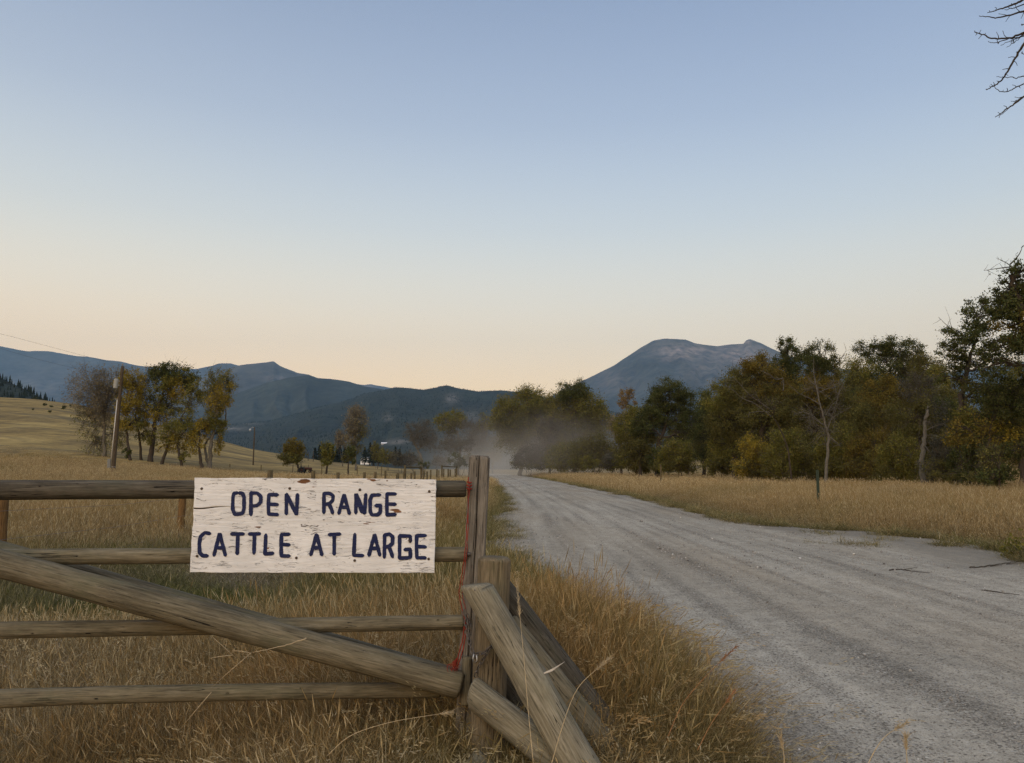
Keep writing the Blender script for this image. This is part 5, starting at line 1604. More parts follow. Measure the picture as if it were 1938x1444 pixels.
def pines():
    """a row of dark pines beyond the field"""
    rng = np.random.default_rng(12)
    xs = [596, 604, 611, 619, 628, 636, 643, 652, 690, 700, 708, 716, 748, 756, 640, 706]
    tops = [848, 842, 850, 838, 846, 850, 843, 846, 846, 838, 843, 848, 846, 850, 838, 845]
    mark = ['first pine from the left', 'second pine from the left', 'third pine from the left, a short one', 'fourth pine from the left', 'fifth pine from the left', 'sixth pine from the left', 'seventh pine from the left', 'eighth pine from the left', 'first pine right of the tall slender tree', 'taller pine right of the tall slender tree', 'pine above the little white barn', 'short pine right of the barn', 'pine left of the grey thicket', 'short pine beside the grey thicket', 'pine behind the sixth and seventh', 'pine behind the barn pine']
    for k, (x, ty) in enumerate(zip(xs, tops)):
        Y = 420 + rng.uniform(0, 60)
        b = P(x, 878, Y); h = P(x, ty, Y)[2] - b[2]
        g = thing('pine_tree', b, 'dark ' + mark[k] + ' in the row beyond the field', 'pine tree', 'dark pines beyond the field')
        mb = MB(); tube(mb, [(0, 0, -1), (0, 0, h * .5), (0, 0, h * .97)], [.3, .2, .04], 6)
        link('trunk', mb.mesh('trunk'), M_BARK, g)
        mb = MB()
        n = 420
        z = rng.uniform(.10, 1.0, n) ** 1.15
        r = (1 - z) * h * .30 * rng.uniform(.3, 1.1, n) + .1
        a = rng.uniform(0, 6.28, n)
        C = np.stack([r * np.cos(a), r * np.sin(a), z * h], -1)
        leaves(mb, C, .55, 0, .6, rng)
        link('crown', mb.mesh('crown', smooth_shade=False), LEAF['needle'], g)


pines()


def overhang():
    """bare branches of a tree standing off to the right, hanging into the top corner"""
    Y = 9.0
    base = np.array([9.6, 9.4, 0.0])
    g = thing('bare_branch_tree', base, 'bare thin branches hanging into the top right corner', 'tree')
    rng = np.random.default_rng(4)
    mb = MB()
    q = np.array([base, base + [.1, 0, 2.2], base + [-.1, 0, 4.6], base + [-.5, -.1, 7.0], base + [-.8, 0, 9]])
    tube(mb, q, [.2, .17, .14, .10, .05], 9)
    def br(pts, r0, r1, Yv=Y, tw=()):
        w = np.array([P(x, y, Yv + .04 * i) for i, (x, y) in enumerate(pts)])
        k = np.linspace(0, len(w) - 1, len(w) * 4)
        w = np.stack([np.interp(k, np.arange(len(w)), w[:, i]) for i in range(3)], -1)
        for _ in range(2): w[1:-1] = (w[:-2] + 2 * w[1:-1] + w[2:]) / 4
        w[1:-1] += rng.normal(0, .004, w[1:-1].shape)
        tube(mb, w, np.linspace(r0, r1, len(w)), 5)
        for (x0, y0, x1, y1) in tw:
            a, b = P(x0, y0, Yv + .1), P(x1, y1, Yv + .1 + rng.normal(0, .05))
            tube(mb, [a, (a + b) / 2 + rng.normal(0, .006, 3), b], [.0055, .004, .0028], 4)
            tube(mb, [b, b + (b - a) * .12], [.005, .002], 4)
    sc = 6.015; ox, oy = 1738, 0
    def c(*p): return [(ox + x / sc, oy + y / sc) for x, y in p]
    def t(*p): return [(ox + a / sc, oy + b / sc, ox + c_ / sc, oy + d / sc) for a, b, c_, d in p]
    br([(2330, -520)] + [(2100, -180)] + c((1203, -10), (1100, 45), (980, 85), (890, 115), (785, 145)), .022, .004, 9.0, t((1066, 55, 1062, 38), (880, 115, 875, 85), (812, 138, 810, 122)))
    br(c((1700, -160), (1203, 50), (1100, 85), (1040, 100), (980, 110)), .010, .003, 9.1, t((1045, 98, 1025, 85),))
    br([(2330, -420)] + c((1900, -60), (1203, 130), (1160, 135), (1030, 178), (900, 208), (800, 188), (690, 180)), .018, .004, 8.9, t((1160, 135, 1105, 60), (1030, 178, 925, 158), (1040, 180, 1000, 240), (1200, 145, 1172, 205)))
    br([(2330, -360)] + c((1900, 160), (1203, 360), (1100, 415), (1015, 437), (830, 435), (740, 395), (650, 372), (640, 350)), .018, .004, 9.0, t((1015, 437, 965, 358), (915, 435, 892, 370), (710, 385, 712, 345), (715, 390, 688, 438), (760, 400, 765, 378), (660, 375, 652, 400)))
    br(c((1500, 300), (1203, 410), (1100, 432), (1015, 440), (930, 480), (850, 490), (795, 470)), .010, .003, 9.1, t((910, 485, 900, 450), (920, 482, 905, 495)))
    br(c((1500, 250), (1203, 380), (1130, 440), (1060, 460), (935, 517)), .008, .003, 9.05, t((1080, 455, 1090, 490), (1065, 460, 1060, 490)))
    br(c((1500, 260), (1203, 375), (1150, 430), (1090, 485), (1003, 538)), .007, .003, 9.15, t((1085, 420, 1078, 490),))
    br([(2330, -300)] + c((1700, 60), (1203, 490), (1150, 580), (1090, 680), (1000, 840), (930, 930), (860, 980), (785, 1020), (768, 1015)), .020, .004, 8.95, t((1135, 590, 1118, 590), (1095, 650, 1030, 655), (1085, 690, 1125, 740), (1020, 780, 965, 790), (1000, 835, 1018, 858), (920, 930, 895, 922), (855, 985, 828, 960), (825, 998, 812, 978), (860, 975, 858, 940)))
    br(c((1600, 700), (1203, 865), (1130, 885), (1010, 880), (888, 873)), .009, .003, 9.0, ())
    br(c((1600, 780), (1203, 955), (1110, 995), (1040, 1040), (940, 1045), (890, 1015), (860, 975)), .009, .003, 9.05, t((1120, 992, 1075, 968), (1010, 1040, 1010, 1005), (965, 1045, 968, 1025), (1150, 980, 1160, 1000)))
    br([(2330, -200)] + c((1700, 700), (1203, 1100), (1100, 1180), (1010, 1235), (935, 1300), (875, 1335)), .016, .004, 9.0, t((1180, 1105, 1105, 1105), (1010, 1230, 975, 1205), (935, 1300, 910, 1280), (935, 1305, 920, 1338)))
    br(c((1500, 900), (1203, 1095), (1120, 1150), (1020, 1240), (940, 1305)), .010, .003, 9.08, t((1120, 1140, 1060, 1152),))
    br(c((1500, 200), (1203, 285), (1180, 278), (1170, 285)), .007, .003, 9.0, ())
    br(c((1500, 620), (1203, 612), (1185, 600), (1180, 590)), .007, .003, 9.0, ())
    for a in ((2330, -520), (2330, -420), (2330, -360), (2330, -300), (2330, -200)):
        tube(mb, [P(*a, 9.0), base + [-.3, 0, 6.2]], [.022, .04], 6)
    link('trunk', mb.mesh('trunk', base), M_BARK, g)


overhang()

# ------------------------------------------------------------------ grass, gravel stones: instanced tufts, one object each
def blade_strip(mb, root, az, h, bend, w, segs, tone, droop=.35, kink=None):
    n = len(h)
    t = np.linspace(0, 1, segs + 1)
    d = np.stack([np.cos(az), np.sin(az), 0 * az], -1)
    fa = az + RNG.uniform(.6, 2.5, n)
    sd = np.stack([np.cos(fa), np.sin(fa), 0 * fa], -1)
    tt = t[None, :, None]
    pos = root[:, None] + d[:, None] * (bend * h)[:, None, None] * tt ** 1.7
    zz = h[:, None] * (t[None] - droop * (bend[:, None] ** 1.4) * t[None] ** 3)
    pos = pos + np.stack([0 * zz, 0 * zz, zz], -1)
    ww = (w[:, None] * (1 - t[None] ** 1.6 * .92) * .5)[..., None]
    L, R = pos - sd[:, None] * ww, pos + sd[:, None] * ww
    m = segs + 1
    V = np.stack([L, R], 2).reshape(n, m * 2, 3)
    b = np.arange(n)[:, None] * (m * 2)
    k = np.arange(segs)[None] * 2
    Q = np.stack([b + k, b + k + 1, b + k + 3, b + k + 2], -1).reshape(-1, 4)
    mb.add(V.reshape(-1, 3), Q, None, 0, np.repeat(tone, m * 2))
    return pos[:, -1], pos[:, -1] - pos[:, -2]


def seed_heads(mb, tip, dirn, L, w, tone):
    n = len(tip)
    if n == 0: return
    d = dirn / (np.linalg.norm(dirn, axis=1, keepdims=True) + 1e-9)
    a = np.cross(d, RNG.normal(size=(n, 3))); a /= np.linalg.norm(a, axis=1, keepdims=True) + 1e-9
    b = np.cross(d, a)
    for s in (a, b):
        V = np.stack([tip - d * .2 * L[:, None], tip + d * L[:, None] * .35 + s * w[:, None], tip + d * L[:, None], tip + d * L[:, None] * .35 - s * w[:, None]], 1).reshape(-1, 3)
        mb.add(V, np.arange(n * 4).reshape(-1, 4), None, 0, np.repeat(tone, 4))


def tuft(name, n, R, h0, h1, w, bend0, bend1, segs, heads=.15, lean=0.0, tone0=0.0, tone1=1.0, pw=1.0):
    mb = MB()
    r = R * np.sqrt(RNG.uniform(0, 1, n)); a = RNG.uniform(0, 6.283, n)
    root = np.stack([r * np.cos(a), r * np.sin(a), np.full(n, -.02)], -1)
    az = np.where(RNG.uniform(0, 1, n) < .45, a + RNG.normal(0, .6, n), RNG.uniform(0, 6.283, n))
    if lean:
        az = np.where(RNG.uniform(0, 1, n) < lean, RNG.normal(0.1, .7, n), az)
    h = RNG.uniform(h0, h1, n) * np.where(RNG.uniform(0, 1, n) < .25, .6, 1)
    bend = RNG.uniform(bend0, bend1, n)
    ww = w * RNG.uniform(.6, 1.3, n)
    tone = np.clip(tone0 + (tone1 - tone0) * RNG.uniform(0, 1, n) ** pw, 0, 1)
    if pw > 1.5:
        tone = np.where(RNG.uniform(0, 1, n) < .13, RNG.uniform(.8, 1.0, n), tone)
    tip, dr = blade_strip(mb, root, az, h, bend, ww, segs, tone)
    m = RNG.uniform(0, 1, n) < heads
    k = m.sum()
    seed_heads(mb, tip[m], dr[m], RNG.uniform(.05, .11, k) * (h1 / .6), RNG.uniform(.7, 1.2, k) * w * .8, np.clip(tone[m] + .35, 0, 1.2))
    me = mb.mesh(name, smooth_shade=False, tone=True)
    o = bpy.data.objects.new(name, me)
    return o


def grass_mat():
    t = NT('dry_grass')
    tone = t.attr('tone')
    rnd = t.attr('hue', 'INSTANCER')
    gr = t.attr('green', 'INSTANCER')
    dry = t.ramp(tone, [(.0, (.14, .098, .046)), (.3, (.30, .212, .097)), (.6, (.45, .328, .155)), (.85, (.58, .45, .245)), (1.0, (.66, .55, .35))])
    orange = t.ramp(tone, [(.0, (.15, .082, .028)), (.5, (.40, .245, .095)), (1.0, (.56, .38, .18))])
    green = t.ramp(tone, [(.0, (.050, .060, .018)), (.5, (.125, .132, .040)), (1.0, (.26, .235, .095))])
    grey = t.ramp(tone, [(.0, (.13, .112, .085)), (.5, (.27, .23, .172)), (1.0, (.46, .40, .31))])
    c = t.mix(t.ramp(rnd, [(.50, 0.0), (.95, 1.0)]), dry, orange)
    c = t.mix(t.ramp(rnd, [(.03, .85), (.25, 0.0)]), c, grey)
    c = t.mix(gr, c, green)
    d = t.node('ShaderNodeBsdfDiffuse'); tr = t.node('ShaderNodeBsdfTranslucent')
    mx = t.node('ShaderNodeMixShader'); mx.inputs[0].default_value = .28
    t.l.new(c, d.inputs[0]); t.l.new(c, tr.inputs[0])
    t.l.new(d.outputs[0], mx.inputs[1]); t.l.new(tr.outputs[0], mx.inputs[2])
    t.l.new(mx.outputs[0], t.n['Material Output'].inputs[0])
    return t.m


M_GRASS = grass_mat()


def collection(name, objs, mat):
    c = bpy.data.collections.new(name)
    for o in objs:
        c.objects.link(o)
        if mat is not None: o.data.materials.append(mat)
    return c


def instancer(name, label, cat, pts, rot, scl, idx, coll, attrs=None):
    me = bpy.data.meshes.new(name)
    n = len(pts)
    me.vertices.add(n)
    me.vertices.foreach_set('co', np.asarray(pts, np.float32).ravel())
    def at(nm, ty, v, key='value'):
        a = me.attributes.new(nm, ty, 'POINT'); a.data.foreach_set(key, v)
    at('rot', 'FLOAT_VECTOR', np.asarray(rot, np.float32).ravel(), 'vector')
    at('scl', 'FLOAT_VECTOR', np.asarray(scl, np.float32).ravel(), 'vector')
    at('idx', 'INT', np.asarray(idx, np.int32))
    for k, v in (attrs or {}).items():
        at(k, 'FLOAT', np.asarray(v, np.float32))
    me.update()
    o = bpy.data.objects.new(name, me); COL.objects.link(o)
    ng = bpy.data.node_groups.new(name + '_nodes', 'GeometryNodeTree')
    ng.interface.new_socket('Geometry', in_out='INPUT', socket_type='NodeSocketGeometry')
    ng.interface.new_socket('Geometry', in_out='OUTPUT', socket_type='NodeSocketGeometry')
    N, L = ng.nodes, ng.links
    gi, go = N.new('NodeGroupInput'), N.new('NodeGroupOutput')
    ip = N.new('GeometryNodeInstanceOnPoints')
    ci = N.new('GeometryNodeCollectionInfo')
    ci.inputs['Collection'].default_value = coll
    ci.inputs['Separate Children'].default_value = True
    ci.inputs['Reset Children'].default_value = True
    ip.inputs['Pick Instance'].default_value = True
    def na(nm, ty):
        a = N.new('GeometryNodeInputNamedAttribute'); a.data_type = ty; a.inputs['Name'].default_value = nm
        return a.outputs[0]
    L.new(gi.outputs[0], ip.inputs['Points'])
    L.new(ci.outputs[0], ip.inputs['Instance'])
    L.new(na('idx', 'INT'), ip.inputs['Instance Index'])
    L.new(na('rot', 'FLOAT_VECTOR'), ip.inputs['Rotation'])
    L.new(na('scl', 'FLOAT_VECTOR'), ip.inputs['Scale'])
    L.new(ip.outputs[0], go.inputs[0])
    md = o.modifiers.new('scatter', 'NODES'); md.node_group = ng
    tag(o, label, cat, kind='stuff')
    return o


def in_view(x, y, m=1.12):
    return np.abs(x) < (.665 * y + .6) * m


def rand_xy(n, y0, y1, power=1.0):
    """uniform over the visible wedge between two depths"""
    u = RNG.uniform(0, 1, n)
    y = np.sqrt(y0 ** 2 + u * (y1 ** 2 - y0 ** 2)) if power == 1 else y0 * (y1 / y0) ** u
    x = RNG.uniform(-1, 1, n) * (.665 * y + .6) * 1.12
    return x, y


def oat_tuft(name, n):
    """stems that arch over and end in a nodding cream seed spray"""
    mb = MB()
    a = RNG.uniform(0, 6.283, n)
    root = np.stack([.10 * np.cos(a), .10 * np.sin(a), np.full(n, -.02)], -1) * RNG.uniform(.2, 1, (n, 1))
    h = RNG.uniform(.5, .85, n)
    tip, dr = blade_strip(mb, root, RNG.uniform(0, 6.283, n), h, RNG.uniform(.35, 1.0, n), np.full(n, .0026), 9, RNG.uniform(.55, 1, n), droop=.55)
    for k in range(9):
        off = RNG.normal(0, .010, (n, 3))
        seed_heads(mb, tip + dr * RNG.uniform(-1.1, .35, (n, 1)) + off, dr + RNG.normal(0, .02, (n, 3)) + [0, 0, -.02], RNG.uniform(.015, .03, n), RNG.uniform(.0016, .003, n), np.full(n, 1.15))
    return bpy.data.objects.new(name, mb.mesh(name, smooth_shade=False, tone=True))


near_set = collection('tufts_near', [
    tuft('tuft_a', 95, .11, .40, .78, .0037, .10, .50, 5, .16, pw=1.9),
    tuft('tuft_b', 95, .13, .35, .74, .0036, .25, .80, 6, .18, .5, pw=1.9),
    tuft('tuft_c', 90, .12, .30, .64, .0037, .40, 1.15, 7, .14, .65, pw=1.9),
    tuft('tuft_d', 95, .12, .45, .85, .0033, .05, .40, 5, .22, pw=1.9),
    tuft('tuft_e', 110, .15, .16, .42, .0032, .5, 1.5, 6, .03, .3, 0, .8, pw=1.9),
    tuft('tuft_f', 90, .11, .5, .8, .0042, .15, .7, 6, .03, .2, .1, .9, pw=1.9),
    oat_tuft('tuft_z', 9),
], M_GRASS)
mid_set = collection('tufts_mid', [
    tuft('tuft_g', 80, .22, .42, .75, .0062, .06, .38, 4, .22, pw=1.35),
    tuft('tuft_h', 80, .24, .38, .70, .0064, .15, .6, 4, .18, .3, pw=1.35),
    tuft('tuft_i', 70, .22, .48, .88, .0056, .05, .30, 4, .3, pw=1.35),
    tuft('tuft_j', 80, .26, .20, .46, .0066, .3, 1.0, 4, .05, pw=1.35),
], M_GRASS)
far_set = collection('tufts_far', [
    tuft('tuft_k', 60, .55, .45, .78, .016, .05, .3, 3, .2),
    tuft('tuft_l', 60, .60, .40, .70, .017, .1, .45, 3, .18),
    tuft('tuft_m', 56, .55, .50, .92, .015, .04, .25, 3, .3),
], M_GRASS)


def grass(name, label, x, y, coll, ncoll, hs, green, hue, tilt=.12, idx=None):
    n = len(x)
    z = gz(x, y) - .01
    wind = (fbm(x * .6, y * .6, 211, 2) - .5) * 4.0 + .3
    rz = np.where(RNG.uniform(0, 1, n) < (.62 if coll is near_set else .3), wind + RNG.normal(0, .45, n), RNG.uniform(0, 6.283, n))
    rot = np.stack([RNG.normal(0, tilt, n), RNG.normal(0, tilt, n), rz], -1)
    w = RNG.uniform(.85, 1.2, n)
    scl = np.stack([w, w, hs * RNG.uniform(.8, 1.2, n)], -1)
    return instancer(name, label, 'grass', np.stack([x, y, z], -1), rot, scl, RNG.integers(0, ncoll, n) if idx is None else idx, coll, {'green': np.clip(green, 0, 1), 'hue': np.clip(hue, 0, 1)})


def patch(x, y, s, seed): return fbm(x * s, y * s, seed, 3)


def left_mask(x, y, margin=.0):
    e = (fbm(x * 1.1, y * .6, 71) - .5) * .9
    return road_left(y) - x > margin + e * np.clip(y / 14, .35, 1)


def right_mask(x, y, margin=0.0):
    e = (fbm(x * 1.1, y * .8, 72) - .5) * 1.7
    return x - road_right(y) > margin + e


# 1 around and in front of the gate, both sides of the braces
x, y = rand_xy(9500, 2.35, 7.5)
k = left_mask(x, y, .10) & ~((y < 3.2) & (np.abs(x) < .25) & (y < 2.5))
x, y = x[k], y[k]
dl = road_left(y) - x
h = .62 + .85 * (patch(x, y, .9, 81) - .35)
h = np.where(y > 4.3, h * np.interp(x, [-4, -1.2, -.2, .3, 1.4], [.92, .98, 1.05, 1.15, 1.05]), h)
h = h * np.interp(y, [2.4, 3.3, 4.0, 4.9], [.46, .60, .78, 1.0])
h = h * np.clip(.45 + dl * .9, .45, 1)
gr = np.clip((patch(x, y, .55, 82) - .50) * 2.6, 0, .75) + .55 * np.exp(-((x - .95) / .55) ** 2 - ((y - 4.6) / 1.5) ** 2) * np.clip((patch(x, y, 1.6, 181) - .35) * 3, 0, 1) + .45 * np.exp(-((x + .15) / .4) ** 2 - ((y - 3.6) / .7) ** 2) + RNG.normal(0, .10, len(x))
hue = .42 + 1.1 * (patch(x, y, .7, 83) - .38) + .28 * (x > .1) + RNG.normal(0, .14, len(x))
clump = np.exp(-((x - .95) / .55) ** 2 - ((y - 4.6) / 1.5) ** 2)
gi = RNG.integers(0, 6, len(x))
gi = np.where((RNG.uniform(0, 1, len(x)) < .07 + .15 * clump + .08 * (y < 4)), 6, gi)
gi = np.where((clump > .45) & (RNG.uniform(0, 1, len(x)) < .2), 5, gi)
h = h * np.where(gi == 6, 1.12, 1)
grass('gate_grass', 'tall dry grass growing round the pole gate and brace logs', x, y, near_set, 7, h, gr, hue, .16, idx=gi)

# 2 behind the gate: swale with trampled olive grass, then the road side strip
x, y = rand_xy(17000, 7.0, 22)
k = left_mask(x, y, .05) & ~((np.abs(y - 14.6) < 1.5) & (x > -1.6 - .5 * RNG.uniform(0, 1, len(x))))
x, y = x[k], y[k]
dl = road_left(y) - x
sw = np.exp(-((x + 4.0) / 2.2) ** 2) * smooth((y - 6.5) / 2) * smooth((17 - y) / 5)
h = (.72 + .7 * (patch(x, y, .5, 84) - .4)) * (1 - .50 * sw) * np.clip(.3 + dl * .55, .3, 1)
gr = .85 * sw * np.clip((patch(x, y, .9, 85) - .34) * 3, 0, 1) + np.clip((patch(x, y, .3, 86) - .46) * 2.4, 0, .6) + .7 * np.exp(-(dl / .7) ** 2) * (y > 13) + RNG.normal(0, .1, len(x))
hue = .35 + .6 * (patch(x, y, .3, 87) - .4) - .40 * sw + .2 * (x > -2) + RNG.normal(0, .14, len(x))
grass('ditch_grass', 'olive and straw grass in the hollow behind the gate', x, y, mid_set, 4, h, gr, hue, .18)

# 3 left field
x, y = rand_xy(30000, 20, 60)
k = left_mask(x, y, .05) & (x < 0)
x, y = x[k], y[k]; dl = road_left(y) - x
h = (.82 + .5 * (patch(x, y, .2, 88) - .45)) * np.clip(.4 + dl * .5, .4, 1)
gr = np.clip((patch(x, y, .15, 89) - .52) * 1.6, 0, .4) + .75 * np.exp(-(dl / .5) ** 2) + RNG.normal(0, .07, len(x))
hue = .42 + .5 * (patch(x, y, .12, 90) - .45) + RNG.normal(0, .12, len(x))
grass('field_grass', 'golden grass of the left field beyond the post fence', x, y, mid_set, 4, h * 1.05, gr, hue)

x, y = rand_xy(34000, 55, 118)
k = (left_mask(x, y, .3)) & (x < 0) & in_view(x, y, 1.05) & (RNG.uniform(0, 1, len(x)) > .97 * smooth((y - 74 + 30 * (patch(x, y, .05, 191) - .5)) / 34))
x, y = x[k], y[k]; dl = road_left(y) - x
h = (.85 + .5 * (patch(x, y, .1, 91) - .45)) * np.clip(1.0 - (y - 72 + 22 * (patch(x, y, .05, 191) - .5)) / 46, .12, 1)
gr = np.clip((patch(x, y, .05, 92) - .54) * 1.2, 0, .3) + RNG.normal(0, .05, len(x))
hue = .42 + .5 * (patch(x, y, .06, 93) - .45) + RNG.normal(0, .10, len(x))
grass('far_field_grass', 'pale golden grass of the far left field below the hill', x, y, far_set, 3, h, gr, hue)

# 4 right field and verge
x, y = rand_xy(42000, 11, 48)
k = right_mask(x, y, .15)
x, y = x[k], y[k]; d = x - road_right(y)
rise = smooth((d - 1.1 + 1.2 * (patch(x, y, .5, 194) - .5)) / 1.6)
h = (.17 + .73 * rise) * (.85 + .6 * (patch(x, y, .3, 94) - .45))
gr = .95 * np.exp(-((d - .3) / 1.0) ** 2) * (.35 + 1.1 * patch(x, y, .5, 96)) + np.clip((patch(x, y, .2, 95) - .56) * 1.5, 0, .35) + RNG.normal(0, .07, len(x))
hue = .40 + .4 * (patch(x, y, .15, 97) - .45) - .22 * (1 - rise) + RNG.normal(0, .12, len(x))
grass('meadow_grass', 'tall straw coloured grass between the road and the right thicket', x, y, mid_set, 4, h, gr, hue, .09)

x, y = rand_xy(30000, 45, 170)
k = right_mask(x, y, .3) & (x > -1)
x, y = x[k], y[k]; d = x - road_right(y)
h = (.35 + .6 * smooth((d - .8) / 2)) * (.9 + .5 * (patch(x, y, .1, 98) - .45))
gr = .7 * np.exp(-((d - .3) / .9) ** 2) + RNG.normal(0, .05, len(x))
hue = .42 + .4 * (patch(x, y, .06, 99) - .45) + RNG.normal(0, .10, len(x))
grass('far_meadow_grass', 'straw coloured grass along the far right side of the road', x, y, far_set, 3, h * 1.05, gr, hue, .08)


# short green weeds on the gravel edges
x = np.concatenate([RNG.uniform(-1.3, .2, 260), RNG.uniform(7.0, 8.6, 120), RNG.normal(6.6, .35, 60)]); y = np.concatenate([RNG.uniform(13.2, 19, 260), RNG.uniform(15.5, 19, 120), RNG.normal(15.2, .25, 60)])
k = patch(x, y, 1.4, 101) > np.where(x > 3, .60, .52)
x, y = x[k], y[k]
o = grass('verge_weeds', 'low green weeds on the gravel edges', x, y, mid_set, 4, np.where(x > 3, .11, .2), .55 + RNG.normal(0, .1, len(x)), np.full(len(x), .3), .3)

# ragged shoulder: short sparse tufts creeping from the verge on to the gravel
y = 11.5 * (75 / 11.5) ** RNG.uniform(0, 1, 5200)
x = road_right(y) + RNG.normal(-.05, .38, len(y))
k = (patch(x, y, 1.3, 301) + .35 * (x - road_right(y)) > .52)
x, y = x[k], y[k]
y2 = 13.0 * (70 / 13.0) ** RNG.uniform(0, 1, 2600)
x2 = road_left(y2) + RNG.normal(.02, .22, len(y2))
k = patch(x2, y2, 1.3, 302) > .50
x, y = np.concatenate([x, x2[k]]), np.concatenate([y, y2[k]])
grass('shoulder_grass', 'short sparse green and straw grass creeping on to the gravel shoulders', x, y, mid_set, 4, RNG.uniform(.08, .24, len(x)), .55 + RNG.normal(0, .25, len(x)), .35 + RNG.normal(0, .2, len(x)), .3)

# ------------------------------------------------------------------ loose stones on the road
def stone_obj(name, seed, sub=1):
    rng = np.random.default_rng(seed)
    import bmesh
    bm = bmesh.new(); bmesh.ops.create_icosphere(bm, subdivisions=1, radius=1.0)
    for v in bm.verts:
        v.co *= rng.uniform(.72, 1.18)
        v.co.z *= .62; v.co.y *= .82
    me = bpy.data.meshes.new(name); bm.to_mesh(me); bm.free()
    return bpy.data.objects.new(name, me)


def stone_mat():
    t = NT('loose_stone')
    c = t.ramp(t.attr('hue', 'INSTANCER'), [(0, (.10, .09, .08)), (.3, (.20, .185, .165)), (.6, (.30, .275, .245)), (.9, (.42, .39, .35)), (1, (.60, .57, .53))])
    n = t.noise(t.pos(), 140, 3)
    t.col(t.mix(1.0, c, t.ramp(n, [(.3, .8), (.7, 1.2)]), 'MULTIPLY')).rough(.9)
    return t.m


stones = collection('stones', [stone_obj('stone_%d' % k, k) for k in range(5)], stone_mat())


def road_height(x, y):
    u = x - road_left(y); ur = road_right(y) - x
    g = loose(x, y)
    ap = smooth((2.0 - ur) / .8) * smooth((y - 11) / 1.5) * smooth((21 - y) / 1.5)
    g = g * (1 - .8 * ap)
    edge = np.minimum(u, ur) + (fbm(x * 1.3, y * .8, 31) - .5) * 1.3
    z = .05 * smooth((edge + .35) / .6) - .06 * (1 - smooth((edge + .45) / .4)) + .006 * g * smooth(edge / .4) + .05 * np.sin(np.clip(u / 7, 0, 1) * np.pi)
    return z + np.minimum(gz(x, y), 2), g, edge, ap


yy = 3.2 * (26 / 3.2) ** RNG.uniform(0, 1, 110000)
xx = RNG.uniform(-1.2, 9.6, len(yy))
k = in_view(xx, yy, 1.02); xx, yy = xx[k], yy[k]
zz, gg, ee, ap = road_height(xx, yy)
k = (ee > -.35) & (RNG.uniform(0, 1, len(xx)) < (.10 + .95 * gg) * (1 - .5 * ap) + .35 * np.exp(-(ee / .35) ** 2))
xx, yy, zz, gg = xx[k], yy[k], zz[k], gg[k]
n = len(xx)
s = np.minimum(.0036 * RNG.lognormal(0, .55, n) * (.75 + .7 * gg), .019) * np.clip(yy / 8, .8, 1.7)
instancer('loose_stones', 'loose grey stones scattered over the gravel road', 'gravel', np.stack([xx, yy, zz + s * .25], -1), RNG.uniform(0, 6.28, (n, 3)) * [.15, .15, 1],
          np.repeat(s[:, None], 3, 1), RNG.integers(0, 5, n), stones, {'hue': np.clip(RNG.normal(.5, .24, n), 0, 1)})


# ------------------------------------------------------------------ single small things
def rock(px, py, s, label):
    Y = 1.55 * F / (py - HORIZON)
    b = on_ground(px, Y)
    import bmesh
    bm = bmesh.new(); bmesh.ops.create_icosphere(bm, subdivisions=3, radius=1.0)
    rng = np.random.default_rng(int(px))
    for v in bm.verts:
        f = 1 + .45 * (float(fbm(v.co.x * 1.7 + 9 + v.co.z, v.co.y * 1.7 + 5, int(px), 3)) - .5) * 2
        v.co = v.co * f * s
        v.co.z *= .7
    me = bpy.data.meshes.new('rock'); bm.to_mesh(me); bm.free()
    o = link('rock', me, M_STONE, loc=b + [0, 0, s * .35 + .03])
    tag(o, label, 'rock')


rock(982, 1046, .085, 'single pale stone at the gravel edge behind the brace logs')


def stick(pts, r, label, mat, twl=(), Yfix=None, group=None, name='fallen_stick'):
    rng = np.random.default_rng(int(pts[0][0]))
    def g(px, py):
        if Yfix: return P(px, py, Yfix)
        Y = 1.55 * F / (py - HORIZON)
        x = (px - CX) * Y / (F * cp)
        return np.array([x, Y, float(road_height(np.array([x]), np.array([Y]))[0][0]) + r * .9])
    q = np.array([g(*p) for p in pts])
    k = np.linspace(0, len(q) - 1, len(q) * 5)
    q = np.stack([np.interp(k, np.arange(len(q)), q[:, i]) for i in range(3)], -1)
    q += rng.normal(0, r * .8, q.shape) * [1, 1, .3]
    mb = MB()
    tube(mb, q, np.linspace(r, r * .4, len(q)), 6)
    for (a, b) in twl:
        a, b = g(*a), g(*b)
        tube(mb, [a, (a + b) / 2 + [0, 0, .012], b + [0, 0, .02]], [r * .6, r * .5, r * .25], 5)
    o = link(name, mb.mesh(name, q[0]), mat, loc=q[0])
    tag(o, label, 'stick', group)


stick([(1663, 1086), (1684, 1084), (1705, 1088), (1738, 1091)], .009, 'dark fallen stick lying on the gravel left of the longer one', M_TWIG, [((1690, 1085), (1716, 1083))])
stick([(1811, 1077), (1838, 1075), (1862, 1071), (1890, 1067), (1912, 1063)], .011, 'longer dark fallen stick near the right edge of the gravel', M_TWIG, [((1850, 1074), (1872, 1076)), ((1880, 1070), (1908, 1072))])
stick([(1832, 1125), (1850, 1127), (1862, 1129), (1900, 1134)], .008, 'short dark twig in the gravel below the longer stick', M_TWIG)
stick([(580, 1208), (545, 1220), (510, 1228), (475, 1236)], .0030, 'pale dry weed stalk caught on the front diagonal pole', M_STRAWTWIG, [((475, 1236), (440, 1240)), ((475, 1236), (400, 1310)), ((440, 1240), (402, 1215)), ((440, 1240), (395, 1255)), ((400, 1310), (340, 1390))], Yfix=3.50, name='weed_stalk')


